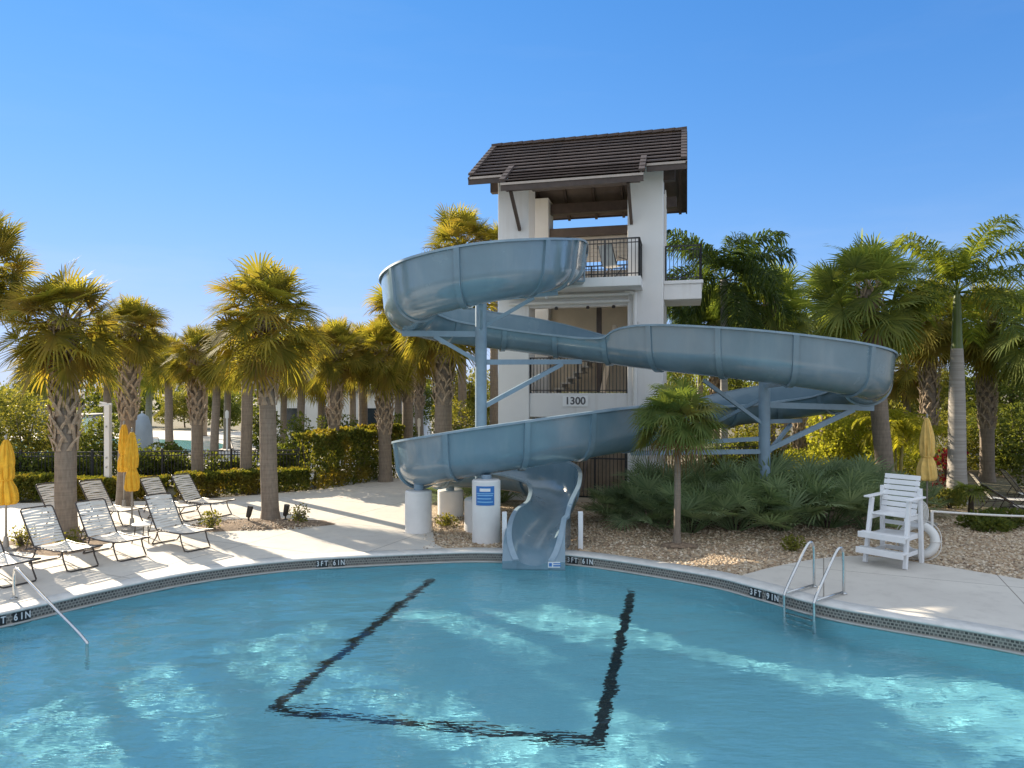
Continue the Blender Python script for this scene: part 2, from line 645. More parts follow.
# ------------------------------------------------------------------ ground, pool, decks
WZ = -.24                                  # water level
FZ = -1.34                                 # pool floor
OUT = [(-8.04, 11.0), (-7.2, 12.25), (-6.07, 13.55), (-4.36, 14.5), (-1.56, 15.1), (-.26, 15.15), (1.44, 14.85), (3.6, 13.4),
       (4.4, 12.45), (5.27, 11.3), (7.22, 9.85), (8.6, 8.2), (9.4, 5.6), (9.2, 2), (7.4, -3), (2.5, -6), (-4.5, -6.2), (-10, -3.4),
       (-11.9, 2.5), (-10.9, 7.3), (-9.3, 9.6)]
POOL = [Vector((p[0], p[1], 0)) for p in spline(OUT, 14, True)]
NP = len(POOL)


def pool_i(x, y):
    return min(range(NP), key=lambda i: (POOL[i].x - x) ** 2 + (POOL[i].y - y) ** 2)


NORM = []
for i in range(NP):
    t = (POOL[(i + 1) % NP] - POOL[i - 1]).normalized()
    NORM.append(Vector((-t.y, t.x, 0)))    # outline runs clockwise, so left is outward
ARC = [0.0]
for i in range(NP):
    ARC.append(ARC[-1] + (POOL[(i + 1) % NP] - POOL[i]).length)


def outline(off, z):
    return [Vector((p.x + n.x * off, p.y + n.y * off, z)) for p, n in zip(POOL, NORM)]


def band(name, rows, mat, uv=False, smooth=True):
    """strip swept round the pool outline: rows of (offset, z)"""
    mb = MB()
    for off, z in rows:
        mb.v.extend(tuple(p) for p in outline(off, z))
    for r in range(len(rows) - 1):
        for i in range(NP):
            j = (i + 1) % NP
            mb.f.append((r * NP + i, r * NP + j, (r + 1) * NP + j, (r + 1) * NP + i))
    me = mb.mesh(name, mat, smooth)
    if uv:
        L = me.uv_layers.new(name='UVMap')
        k = 0
        for r in range(len(rows) - 1):
            for i in range(NP):
                for (a, zz) in ((ARC[i], rows[r][1]), (ARC[i + 1], rows[r][1]), (ARC[i + 1], rows[r + 1][1]), (ARC[i], rows[r + 1][1])):
                    L.data[k].uv = (a, zz)
                    k += 1
    o = link(name, me)
    tag(o, kind='structure')
    return o


# ground ring out to the horizon
mb = MB()
rings = [(.30, -.05), (3, -.05), (9, -.05), (30, -.05), (120, -.05), (1500, -.05)]
cc = Vector((-1, 5, 0))
for k, (off, z) in enumerate(rings):
    for p, n in zip(POOL, NORM):
        if k == 0:
            q = p + n * off
        else:
            d = (p - cc).normalized()
            q = p + d * off
        mb.v.append((q.x, q.y, z))
for r in range(len(rings) - 1):
    for i in range(NP):
        j = (i + 1) % NP
        mb.f.append((r * NP + i, r * NP + j, (r + 1) * NP + j, (r + 1) * NP + i)[::-1])
tag(mb.build('ground', M['ground']), kind='structure')

band('pool_coping', [(.36, -.03), (.36, .004), (.02, .004), (-.012, -.006), (-.02, -.022), (-.012, -.042), (.03, -.045)], M['coping'])
band('waterline_tile_band', [(.004, -.045), (.004, -.205)], M['mosaic'], True)
band('pool_gutter_lip', [(.004, -.206), (-.03, -.208), (-.045, -.222), (-.035, -.236), (.06, -.25), (.06, -.29), (.02, -.30)], M['gutter'])
wallo = band('pool_wall', [(.02, -.30), (.02, FZ + .15), (-.03, FZ + .05), (-.12, FZ)], M['plaster'])
mb = MB()
mb.poly(outline(-.12, FZ))
fl = tag(mb.build('pool_floor', M['plaster']), kind='structure')
for o in (fl, wallo):
    o.cycles.is_caustics_receiver = True


def floor_pt(px, py, z=FZ):
    """pool-floor point seen at a pixel through the water"""
    pw = gp(px, py, WZ)
    r = math.hypot(pw.x, pw.y)
    si = r / math.hypot(r, CH - WZ) / 1.33
    ex = (WZ - z) * si / math.sqrt(1 - si * si)
    return Vector((pw.x + pw.x / r * ex, pw.y + pw.y / r * ex, z))


# black target lines on the floor
ln = [floor_pt(*p) for p in ((435, 577), (274, 708), (598, 743), (632, 590))]
mb = MB()
for a, b in ((0, 1), (1, 2), (2, 3)):
    A, B = ln[a], ln[b]
    d = (B - A).normalized()
    s = Vector((-d.y, d.x, 0)) * .085
    e0, e1 = (A - d * (.085 if a == 1 else 0), B + d * (.085 if a == 1 else -.0))
    z = FZ + .004 + (.0015 if a == 1 else 0)
    q = [Vector((v.x, v.y, z)) for v in (e0 - s, e1 - s, e1 + s, e0 + s)]
    mb.add(q, [(0, 1, 2, 3)])
o = tag(mb.build('pool_floor_line', M['line_black']), kind='structure')
o.cycles.is_caustics_receiver = True

# water: rippled sheet
random.seed(5)
WAVES = []
for k in range(26):
    lam = random.choice((.22, .3, .38, .5, .65, .85, 1.2)) * random.uniform(.85, 1.2)
    th = R(random.gauss(80, 38))
    kk = 2 * PI / lam
    WAVES.append((kk * math.cos(th), kk * math.sin(th), random.uniform(0, 6.28), .0105 / kk * random.uniform(.6, 1.3)))


def wave(x, y):
    g = 1.0 + .9 * noise.noise((x * .22, y * .22, 3.1))
    g *= 1.35 - .12 * x
    return g * sum(a * math.sin(kx * x + ky * y + ph) for kx, ky, ph, a in WAVES)


xs = [-12.4 + .075 * i for i in range(int(22.3 / .075))]
ys = [-6.6 + .5 * i for i in range(22)] + [4.4 + .06 * i for i in range(int(11.3 / .06))]
mb = MB()
for y in ys:
    for x in xs:
        mb.v.append((x, y, WZ + wave(x, y)))
nx = len(xs)
inside = [False] * len(mb.v)
from bisect import bisect
for j in range(len(ys) - 1):
    # crossings of the slightly enlarged outline on this row
    yy = (ys[j] + ys[j + 1]) / 2
    cr = []
    OO = [(p.x + n.x * .12, p.y + n.y * .12) for p, n in zip(POOL, NORM)]
    for i in range(NP):
        (x0, y0), (x1, y1) = OO[i - 1], OO[i]
        if (y0 > yy) != (y1 > yy):
            cr.append(x0 + (yy - y0) / (y1 - y0) * (x1 - x0))
    cr.sort()
    for i in range(nx - 1):
        if bisect(cr, xs[i] + .037) % 2:
            a = j * nx + i
            mb.f.append((a, a + 1, a + nx + 1, a + nx))
wat = tag(mb.build('pool_water', M['water'], smooth=True), kind='structure')
wat.cycles.is_caustics_caster = True
sun.cycles.is_caustics_light = True
# drop loose verts
bm = bmesh.new()
bm.from_mesh(wat.data)
bmesh.ops.delete(bm, geom=[v for v in bm.verts if not v.link_faces], context='VERTS')
bm.to_mesh(wat.data)
bm.free()


def arc_pts(i0, i1, off, z):
    """outline points from index i0 forward to i1"""
    out = []
    i = i0
    while True:
        p = POOL[i % NP] + NORM[i % NP] * off
        out.append(Vector((p.x, p.y, z)))
        if i % NP == i1 % NP:
            break
        i += 1
    return out


# left deck with the path
iA = pool_i(-1.4, 15.1)
iB = pool_i(-4.5, -6.2)
arc = arc_pts(iB, iA, .355, 0)
mb = MB()
outer = [(-1.75, 15.9), (-2.0, 17.6), (-2.45, 20.5), (-2.9, 24), (-3.2, 30), (-1, 38), (-6, 40), (-5.6, 31), (-6.3, 26.5), (-7.4, 24.2), (-10.5, 22.2),
         (-15.6, 21.6), (-40, 22), (-40, -14), (-4.5, -14)]
sp = spline([(p[0], p[1]) for p in outer[:11]], 5)
pts = arc + [Vector((p[0], p[1], 0)) for p in sp] + [Vector((p[0], p[1], 0)) for p in outer[11:]]
mb.poly(pts)
tag(mb.build('deck', M['concrete']), kind='structure')
# right deck
iC = pool_i(4.0, 12.95)
arc = arc_pts(iC, iB, .355, 0)
outer = [(-4.5, -14), (30, -14), (30, 8), (14, 9.8), (11.3, 11.4), (9.6, 12.8), (8.5, 14.0), (7.5, 14.75), (6.4, 14.55), (5.1, 13.8), (4.5, 13.35)]
sp = spline([(p[0], p[1]) for p in outer[3:]], 5)
pts = arc + [Vector((p[0], p[1], 0)) for p in outer[:3]] + [Vector((p[0], p[1], 0)) for p in sp]
mb = MB()
mb.poly(pts)
tag(mb.build('deck', M['concrete']), kind='structure')
# gravel bed
arc = arc_pts(pool_i(-1.9, 15.1), pool_i(5.4, 11.2), .34, -.02)
gout = [(20, 9), (24, 14), (17, 18.5), (12, 21.5), (6, 22.5), (-2, 24), (-3.4, 24), (-2.5, 20)]
mb = MB()
mb.poly(arc + [Vector((p[0], p[1], -.02)) for p in gout])
tag(mb.build('gravel_bed', M['gravel']), kind='structure')
# path and deck of the second pool, far left
mb = MB()
mb.poly([Vector((x, y, -.03)) for x, y in ((-60, 27), (-8, 27), (-7, 34), (-5, 60), (-70, 62))])
tag(mb.build('far_deck', M['concrete']), kind='structure')
mb = MB()
pp = spline([(-33, 38), (-26, 36.5), (-20, 37.5), (-17.5, 42), (-21, 48), (-30, 51), (-37, 46)], 8, True)
mb.poly([Vector((p[0], p[1], -.02)) for p in pp])
tag(mb.build('far_pool_water', M['far_pool']), kind='structure')


def mound(name, cx, cy, rx, ry, h, mat, rot=0, seed=1):
    rnd = random.Random(seed)
    mb = MB()
    n, k = 40, 6
    for r in range(k + 1):
        for a in range(n):
            t = 2 * PI * a / n
            wob = 1 + .13 * math.sin(3 * t + seed) + .07 * math.sin(7 * t + 2 * seed)
            q = r / k * wob
            x, y = rx * q * math.cos(t), ry * q * math.sin(t)
            z = h * (1 - (r / k) ** 2) + (rnd.uniform(0, .02) if r < k else 0) + .004
            mb.v.append((cx + x * math.cos(rot) - y * math.sin(rot), cy + x * math.sin(rot) + y * math.cos(rot), z))
    for r in range(k):
        for a in range(n):
            b = (a + 1) % n
            mb.f.append((r * n + a, (r + 1) * n + a, (r + 1) * n + b, r * n + b))
    o = mb.build(name, mat, smooth=True)
    return tag(o, kind='structure')


mound('mulch_bed', -6.6, 18.2, 1.75, .8, .07, M['mulch'], R(8), 2)
mound('mulch_bed', -10.3, 15.9, 1.3, .9, .06, M['mulch'], R(-20), 4)
mound('mulch_bed', 3.75, 15.75, .42, .28, .05, M['mulch'], 0, 3)

# loose pebbles lying on the gravel bed and the mulch
random.seed(11)
mb = MB()


def pebble(p, r):
    ax = [random.uniform(.6, 1.3) * r for _ in range(3)]
    a = random.uniform(0, PI)
    c, s_ = math.cos(a), math.sin(a)
    vs = []
    for (x, y, z) in ((1, 0, 0), (.3, .9, 0), (-.8, .6, 0), (-.9, -.5, 0), (.2, -1, 0)):
        x, y = x * ax[0], y * ax[1]
        vs.append((p[0] + x * c - y * s_, p[1] + x * s_ + y * c, p[2]))
    vs.append((p[0], p[1], p[2] + ax[2] * .8))
    vs.append((p[0] + .3 * r, p[1], p[2] - ax[2] * .5))
    f = []
    for k in range(5):
        f.append((k, (k + 1) % 5, 5))
        f.append(((k + 1) % 5, k, 6))
    mb.add(vs, f)


def in_poly(x, y, P):
    c = False
    n = len(P)
    for i in range(n):
        x0, y0 = P[i - 1][0], P[i - 1][1]
        x1, y1 = P[i][0], P[i][1]
        if (y0 > y) != (y1 > y) and x < x0 + (y - y0) / (y1 - y0) * (x1 - x0):
            c = not c
    return c


GP = [(p.x, p.y) for p in arc] + gout
RD = [(p.x, p.y) for p in pts]
cnt = 0
while cnt < 15000:
    x, y = random.uniform(-2.5, 15), random.uniform(10, 19.5)
    if not in_poly(x, y, GP) or in_poly(x, y, RD):
        continue
    pebble((x, y, -.015), random.uniform(.018, .042))
    cnt += 1
for _ in range(900):
    a, q = random.uniform(0, 2 * PI), math.sqrt(random.random())
    pebble((-6.6 + 1.75 * q * math.cos(a), 18.2 + .8 * q * math.sin(a), .07 * (1 - q * q) + .008), random.uniform(.015, .035))
tag(mb.build('gravel', M['pebble']), 'loose tan and grey pebbles spread over the planting beds', 'gravel', kind='stuff')

# ------------------------------------------------------------------ text helper
def text_mesh(body, size, mat, extrude=.004):
    cu = bpy.data.curves.new('lettering', 'FONT')
    cu.body = body
    cu.size = size
    cu.extrude = extrude
    cu.offset = size * .022
    cu.align_x = 'CENTER'
    cu.align_y = 'CENTER'
    o = bpy.data.objects.new('lettering', cu)
    COL.objects.link(o)
    dg = bpy.context.evaluated_depsgraph_get()
    me = bpy.data.meshes.new_from_object(o.evaluated_get(dg))
    bpy.data.objects.remove(o)
    bpy.data.curves.remove(cu)
    me.materials.clear()
    me.materials.append(mat)
    me.name = 'lettering'
    return me


def depth_marker(px, txt, label):
    # find the outline point seen at this column
    i = min((k for k in range(NP) if POOL[k].y > 8), key=lambda k: abs(POOL[k].x / POOL[k].y * F + CX - px))
    p, n = POOL[i], NORM[i]
    t = empty('depth_marker', (p.x, p.y, -.125), math.atan2(n.y, n.x) - PI / 2, label, 'depth marker', 'depth markers on the waterline tiles')
    chars = txt.split('|')
    wtile = .084
    tot = len(chars) * wtile
    x = -tot / 2
    for c in chars:
        if c != '_':
            b = MB()
            b.box((x + wtile / 2, -.004, 0), (wtile - .006, .012, .15))
            bo = b.build('tile', M['marker_black'], t)
            me = text_mesh(c, .15, M['marker_white'], .003)
            o = link('letter', me, bo)
            o.rotation_euler = (R(90), 0, 0)
            o.scale = (.74, 1, 1)
            o.location = (x + wtile / 2, -.013, 0)
        x += wtile
    return t


depth_marker(333, '3|F|T|_|6|I|N', 'depth marker tiles lettered 3 FT 6 IN on the curve below the palm mulch bed')
depth_marker(583, '3|F|T|_|6|I|N', 'depth marker tiles lettered 3 FT 6 IN touching the right side of the slide exit')
depth_marker(765, '3|F|T|_|9|I|N', 'black depth marker tiles lettered 3 FT 9 IN beside the pool ladder')
depth_marker(5, '3|F|T|_|6|I|N', 'black depth marker tiles ending in 6 IN at the left picture edge')

# ------------------------------------------------------------------ water slide
ST = [  # x, y, floor z, left wall height, right wall height (in the rider's sense)
    (1.50, 20.35, 6.62, .80, .80), (1.38, 19.2, 6.43, 1.05, .62), (1.02, 17.5, 6.05, 1.18, .55), (.45, 16.15, 5.72, 1.18, .5),
    (-.65, 15.55, 5.45, 1.18, .5), (-1.95, 16.1, 5.22, 1.18, .5), (-2.6, 17.5, 5.02, 1.18, .5), (-2.1, 18.9, 4.87, 1.15, .5),
    (-.75, 19.65, 4.72, 1.08, .5), (1.0, 19.75, 4.5, 1.0, .52), (2.55, 19.4, 4.27, .75, .62), (3.3, 18.95, 4.14, .6, 1.0), (4.2, 18.3, 4.0, .5, 1.15),
    (5.8, 17.4, 3.78, .5, 1.18), (7.5, 17.15, 3.53, .5, 1.18), (8.9, 17.75, 3.3, .5, 1.18), (9.45, 18.95, 3.08, .5, 1.18),
    (9.1, 20.2, 2.84, .5, 1.15), (8.0, 20.95, 2.62, .55, 1.1), (6.6, 21.0, 2.45, .6, .95), (5.25, 20.3, 2.28, .75, .75), (4.0, 19.05, 2.1, 1.0, .55),
    (2.7, 17.9, 1.93, 1.15, .5), (1.2, 17.05, 1.77, 1.15, .5), (-.5, 16.65, 1.55, 1.12, .5), (-1.8, 17.05, 1.26, 1.12, .5),
    (-2.4, 18.05, 1.02, 1.12, .5), (-2.0, 19.15, .87, 1.1, .5), (-.9, 19.7, .78, 1.05, .5), (.25, 19.3, .7, 1.0, .48),
    (1.0, 18.25, .58, .95, .48), (.98, 17.0, .36, .9, .45), (.66, 15.95, .19, .68, .52), (.50, 15.2, .06, .42, .36), (.45, 14.62, -.17, .10, .10)]
NS = 7
PATH = spline(ST, NS)
RAD = .56
NARC = 11


def side_pts(H, sgn, off):
    """profile of one wall from floor centre to top (n, z), offset outward by off"""
    out = []
    r = RAD
    if H < r:
        A = math.acos(1 - H / r)
        ext = 0
    else:
        A = PI / 2
        ext = H - r
    for k in range(NARC + 1):
        a = A * k / NARC
        out.append((sgn * (r + off) * math.sin(a), r - (r + off) * math.cos(a)))
    for k in (1, 2):
        out.append((sgn * (r + off + .03 * k * (1 if ext else 0)), H * 0 + (r + ext * k / 2)) if ext else
                   (out[-1][0] + sgn * .001, out[-1][1] + .001))
    return out


def frame(i):
    a, b = PATH[max(i - 1, 0)], PATH[min(i + 1, len(PATH) - 1)]
    t = Vector((b[0] - a[0], b[1] - a[1], 0)).normalized()
    return Vector((-t.y, t.x, 0)), t


def section(i, off, HL=None, HR=None):
    p = PATH[i]
    n, t = frame(i)
    HL = p[3] if HL is None else HL
    HR = p[4] if HR is None else HR
    L = side_pts(HL, 1, off)
    Rr = side_pts(HR, -1, off)
    prof = L[::-1] + Rr[1:]
    return [Vector((p[0] + n.x * s, p[1] + n.y * s, p[2] + z)) for s, z in prof]


def sweep(idx, off_in, off_out):
    mb = MB()
    rows = []
    for i in idx:
        a = section(i, off_in)
        b = section(i, off_out)
        rows.append(a + b[::-1])
    n = len(rows[0])
    for r in rows:
        mb.v.extend(tuple(v) for v in r)
    for i in range(len(rows) - 1):
        for k in range(n):
            k2 = (k + 1) % n
            mb.f.append((i * n + k, (i + 1) * n + k, (i + 1) * n + k2, i * n + k2))
    h = n // 2
    for e, fl_ in ((0, False), (len(rows) - 1, True)):
        for k in range(h - 1):
            q = (e * n + k, e * n + k + 1, e * n + n - 2 - k, e * n + n - 1 - k)
            mb.f.append(q if not fl_ else q[::-1])
    return mb


slide = empty('water_slide', (-.8, 17.6, 0), 0, 'blue grey spiralling water slide curling down from the tower into the pool', 'water slide')


def kid(o):
    """keep a world-space part in place under its thing"""
    p = o.parent
    o.matrix_parent_inverse = Matrix.Translation(p.location).inverted() if p.rotation_euler.z == 0 else p.matrix_basis.inverted()
    return o


fo = kid(sweep(range(len(PATH)), 0, .035).build('flume', M['slide'], slide))
smooth_angle(fo, 40)
# rolled rims on both wall tops
for sgn in (0, -1):
    mb = MB()
    rows = []
    for i in range(len(PATH)):
        s = section(i, .0)
        e = s[sgn]
        n, t = frame(i)
        d = n if sgn == 0 else -n
        wd = .085 if i < len(PATH) - NS * 2 else .085 + .03 * (i - (len(PATH) - NS * 2)) / (NS * 2)
        up = Vector((0, 0, 1))
        rows.append([e - d * .012 + up * .028, e + d * wd + up * .02, e + d * (wd + .004) - up * .03, e + d * (wd - .02) - up * .034, e + d * .036 - up * .004, e - d * .012 - up * .002])
    n = 6
    for r in rows:
        mb.v.extend(tuple(v) for v in r)
    for i in range(len(rows) - 1):
        for k in range(n):
            k2 = (k + 1) % n
            q = (i * n + k, (i + 1) * n + k, (i + 1) * n + k2, i * n + k2)
            mb.f.append(q if sgn == 0 else q[::-1])
    mb.f.append(tuple(range(n)))
    mb.f.append(tuple((len(rows) - 1) * n + k for k in range(n))[::-1])
    ro = kid(mb.build('rim', M['rim'], slide))
    smooth_angle(ro, 50)
# flared mouth: side skirts and front lip round the last stretch
i0 = len(PATH) - 2 * NS - 2
for sgn in (0, -1):
    mb = MB()
    for i in range(i0, len(PATH)):
        f = (i - i0) / (len(PATH) - 1 - i0)
        e = section(i, .0)[sgn]
        n, t = frame(i)
        d = n if sgn == 0 else -n
        c = Vector((PATH[i][0], PATH[i][1], 0))
        o_ = c + d * (.66)
        mb.v += [tuple(e + Vector((0, 0, .002))), (o_.x, o_.y, e.z - .02), (o_.x, o_.y, -.32), (e.x, e.y, -.32)]
    for k in range(len(PATH) - 1 - i0):
        for j in range(4):
            j2 = (j + 1) % 4
            q = (k * 4 + j, k * 4 + j2, k * 4 + 4 + j2, k * 4 + 4 + j)
            mb.f.append(q if sgn == -1 else q[::-1])
    b = (len(PATH) - 1 - i0) * 4
    mb.f += [(0, 1, 2, 3), (b, b + 3, b + 2, b + 1)]
    kid(mb.build('mouth_skirt', M['slide'], slide))
mb = MB()
sec = section(len(PATH) - 1, .03)
for p_ in sec:
    mb.v += [tuple(p_), (p_.x, p_.y, -.33), (p_.x, p_.y + .05, p_.z), (p_.x, p_.y + .05, -.33)]
for k in range(len(sec) - 1):
    b = k * 4
    mb.f += [(b, b + 4, b + 5, b + 1), (b + 2, b + 3, b + 7, b + 6), (b, b + 2, b + 6, b + 4)]
kid(mb.build('mouth_lip', M['slide'], slide))
# flanged joints
acc = 0
last = -9
for i in range(1, len(PATH) - 6):
    acc += math.hypot(PATH[i][0] - PATH[i - 1][0], PATH[i][1] - PATH[i - 1][1])
    if acc - last >= 1.42:
        last = acc
        n, t = frame(i)
        mb = MB()
        A = [v - t * .075 for v in section(i, .03)]
        A2 = [v - t * .065 for v in section(i, .085)]
        B2 = [v + t * .065 for v in section(i, .085)]
        B = [v + t * .075 for v in section(i, .03)]
        L = len(A)
        for row in (A, A2, B2, B):
            mb.v.extend(tuple(v) for v in row)
        for r in range(3):
            for k in range(L - 1):
                mb.f.append((r * L + k, r * L + k + 1, (r + 1) * L + k + 1, (r + 1) * L + k))
        smooth_angle(kid(mb.build('joint_flange', M['slide'], slide)), 40)

# start tub on the tower deck
mb = MB()
for x in (.9, 2.1):
    mb.box((x, 20.75, 7.0), (.05, .9, .7))
mb.box((1.5, 20.75, 6.66), (1.2, .9, .05))
bevel(kid(mb.build('start_tub', M['slide'], slide)), .015)

# support posts with their arms
PA = Vector((-.78, 17.6, 0))
PB = Vector((6.78, 18.8, 0))


def post(P, z0, z1, r, arms, label):
    mb = MB()
    mb.tube([(P.x, P.y, z0), (P.x, P.y, z1)], r, 20)
    po = mb.build('support_post', M['steel_blue'], slide)
    kid(po)
    smooth_angle(po, 40)
    mb = MB()
    mb.lathe([(r + .1, 0), (r + .1, .03)], 20, (P.x, P.y, z0))
    f = mb.build('base_plate', M['steel_blue'], po)
    for a, b, wd in arms:
        mb = MB()
        mb.bar(a, b, wd * .8, wd)
        f = mb.build('arm', M['steel_blue'], po)
    return po


def onp(P, z):
    return (P.x, P.y, z)


post(PA, .78, 5.84, .145, [
    (onp(PA, 5.78), (1.15, 17.6, 5.95), .13), (onp(PA, 5.05), (.55, 17.6, 5.82), .09),
    (onp(PA, 5.7), (-.7, 15.75, 5.36), .12), (onp(PA, 5.0), (-.72, 16.4, 5.46), .08),
    (onp(PA, 4.9), (-2.75, 17.55, 4.92), .14), (onp(PA, 4.18), (-1.95, 17.57, 4.85), .10),
    (onp(PA, 4.2), (1.9, 19.35, 4.28), .13), (onp(PA, 3.05), (1.35, 18.95, 4.2), .11),
    (onp(PA, 4.55), (-.75, 19.75, 4.62), .10),
    (onp(PA, 1.5), (-.55, 16.6, 1.5), .10)], '')
post(PB, -.03, 3.86, .15, [
    (onp(PB, 3.1), (9.6, 18.6, 3.02), .15), (onp(PB, 1.85), (9.1, 18.65, 2.98), .13),
    (onp(PB, 2.65), (8.5, 20.6, 2.6), .11), (onp(PB, 1.7), (8.0, 20.1, 2.5), .10),
    (onp(PB, 3.3), (5.4, 20.5, 2.25), .09), (onp(PB, 2.55), (4.9, 17.9, 3.75), .09),
    (onp(PB, 2.2), (4.25, 19.2, 2.02), .11), (onp(PB, 1.85), (3.1, 18.2, 1.86), .12),
    (onp(PB, 3.6), (6.7, 17.3, 3.66), .11)], '')


def pedestal(x, y, r, h, label):
    t = MB()
    t.lathe([(r, -.03), (r, h - .03), (r - .03, h)], 32)
    o = t.build('pedestal', M['pedestal'], loc=(x, y, 0))
    smooth_angle(o, 40)
    tag(o, label, 'pedestal', 'white concrete pedestals under the slide')
    return o


pedestal(-2.32, 17.35, .33, 1.02, 'round white concrete pedestal standing on the deck under the far left bend of the slide')
pB = pedestal(-.6, 16.3, .33, 1.42, 'tall round white pedestal carrying the blue instruction sign')
pedestal(-1.72, 19.6, .36, .72, 'short white pedestal at the back under the lowest bend of the slide')
pedestal(PA.x, PA.y, .42, .78, 'squat white pedestal half hidden behind the pedestal with the blue sign')
for (x, y, z0, z1) in ((-2.32, 17.4, 1.02, 1.2), (-.6, 16.42, 1.42, 1.52), (-1.72, 19.4, .72, .85)):
    mb = MB()
    mb.tube([(x, y, z0 - .005), (x, y, z1)], .12, 16)
    kid(smooth_angle(mb.build('saddle', M['steel_blue'], slide)))

# blue sign on pedestal
ang = math.atan2(-16.3, .6 + .1)
sg = empty('instruction_sign', (-.6, 16.3, 1.08), 0, 'blue instruction sign with white lines of text on a round white pedestal', 'sign')
nseg = 8


def curved(r, a0, a1, z0, z1, mat, name):
    mb = MB()
    for k in range(nseg + 1):
        a = a0 + (a1 - a0) * k / nseg
        for z in (z0, z1):
            mb.v.append((r * math.cos(a), r * math.sin(a), z))
            mb.v.append(((r - .004) * math.cos(a), (r - .004) * math.sin(a), z))
    for k in range(nseg):
        b = k * 4
        mb.f += [(b, b + 4, b + 6, b + 2), (b + 2, b + 6, b + 7, b + 3), (b, b + 1, b + 5, b + 4)]
    return mb.build(name, mat, sg)


ac = -PI / 2
curved(.336, ac - .72, ac + .62, -.22, .22, M['sign_blue'], 'panel')
curved(.340, ac - .42, ac + .32, .10, .17, M['sign_white'], 'heading')
curved(.340, ac - .66, ac + .56, .045, .06, M['sign_pale'], 'rule')
for k in range(3):
    curved(.340, ac - .60, ac + (.50 - .12 * (k % 2)), .0 - .075 * k, .022 - .075 * k, M['sign_pale'], 'text_line')

# label on the slide mouth
t = empty('warning_label', (.90, 14.60, -.14), 0, 'small white warning label at the lower right of the slide mouth', 'label')
mb = MB()
mb.box((0, -.012, 0), (.30, .02, .12))
mb.build('plate', M['sign_white'], t)
mb = MB()
mb.box((-.1, -.024, 0), (.06, .006, .07))
mb.box((.04, -.024, .025), (.16, .006, .018))
mb.box((.04, -.024, -.02), (.16, .006, .03))
mb.build('print', M['sign_blue'], t)

# ------------------------------------------------------------------ tower
TW = 5.2
TD = 4.2
TA = -math.atan2(.242, .97)
tower = empty('slide_tower', (-.45, 22.56, 0), TA, 'white stucco slide tower with dark brown tiled gable roof and open decks', 'tower')


def tp(name, mb, mat, parent=None, smooth=False):
    return mb.build(name, mat, parent or tower, smooth)


Z1, Z2 = 3.42, 6.9            # deck levels
# pillars: u 0..1.0 and 4.1..5.2 in front, same behind
for (u0, u1, v0, v1, z1, nm) in ((0, 1.02, 0, .95, 10.5, 'pillar'), (4.13, TW, 0, .95, 10.5, 'pillar'),
                                 (0, 1.02, TD - .95, TD, 10.5, 'pillar'), (4.13, TW, TD - .95, TD, 10.5, 'pillar')):
    mb = MB()
    mb.box2((u0, v0, -.05), (u1, v1, z1))
    bevel(tp(nm, mb, M['stucco']), .02)
# side walls between pillars
mb = MB()
mb.box2((.1, .952, -.05), (.32, TD - .952, Z1 + .5))
tp('side_wall', mb, M['stucco'])
mb = MB()
mb.box2((TW - .32, .952, -.05), (TW - .1, TD - .952, Z2 - .3))
tp('side_wall', mb, M['stucco'])
# back wall of the middle storey
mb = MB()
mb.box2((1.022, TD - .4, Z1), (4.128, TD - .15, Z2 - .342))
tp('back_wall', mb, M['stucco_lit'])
# decks
mb = MB()
mb.box2((-.02, -1.05, Z2 - .34), (4.60, .0 - .002, Z2 - .06))
mb.box2((1.022, 0, Z2 - .34), (4.128, TD - .1, Z2 - .06))
bevel(tp('upper_deck', mb, M['stucco']), .015)
mb = MB()
mb.box2((1.022, .05, Z2 - .78), (4.128, .40, Z2 - .342))
tp('lintel', mb, M['stucco'])
mb = MB()
mb.box2((1.022, .08, Z1 - .78), (4.128, TD - .41, Z1 - .02))
bevel(tp('middle_deck', mb, M['stucco']), .015)
# right hand balcony
mb = MB()
mb.box2((TW + .002, .75, Z2 - .56), (TW + 1.15, 2.6, Z2 - .02))
mb.box2((TW + .002, .70, Z2 - .08), (TW + 1.2, 2.65, Z2 + .03))
bevel(tp('side_balcony', mb, M['stucco']), .015)
# low parapet at the back of the top deck with a dark cap, seen through the opening
mb = MB()
mb.box2((1.022, TD - .5, 8.2), (4.128, TD - .3, 9.1))
for k in range(6):
    mb.box2((1.022, TD - .53, 8.22 + .145 * k), (4.128, TD - .502, 8.34 + .145 * k))
tp('rear_siding', mb, M['stucco_in'])
mb = MB()
mb.box2((1.022, TD - .5, 7.35), (4.128, TD - .3, 7.85))
tp('rear_siding', mb, M['stucco_in'])
mb = MB()
mb.box2((1.022, TD - .75, 9.102), (4.128, TD - .05, 9.4))
tp('parapet_cap', mb, M['soffit'])


def railing(a, b, z, h, n, posts=True):
    a, b = Vector(a), Vector(b)
    r = MB()
    r.bar((a.x, a.y, z + h), (b.x, b.y, z + h), .05, .04)
    r.bar((a.x, a.y, z + .09), (b.x, b.y, z + .09), .04, .03)
    r.bar((a.x, a.y, z + h - .12), (b.x, b.y, z + h - .12), .03, .025)
    for k in range(n + 1):
        p = a.lerp(b, k / n)
        wd = .055 if k in (0, n) or (posts and k == n // 2) else .02
        r.box((p.x, p.y, z + h / 2 - .01), (wd, wd, h - .02 if wd < .05 else h + .05))
    return tp('railing', r, M['black_metal'])


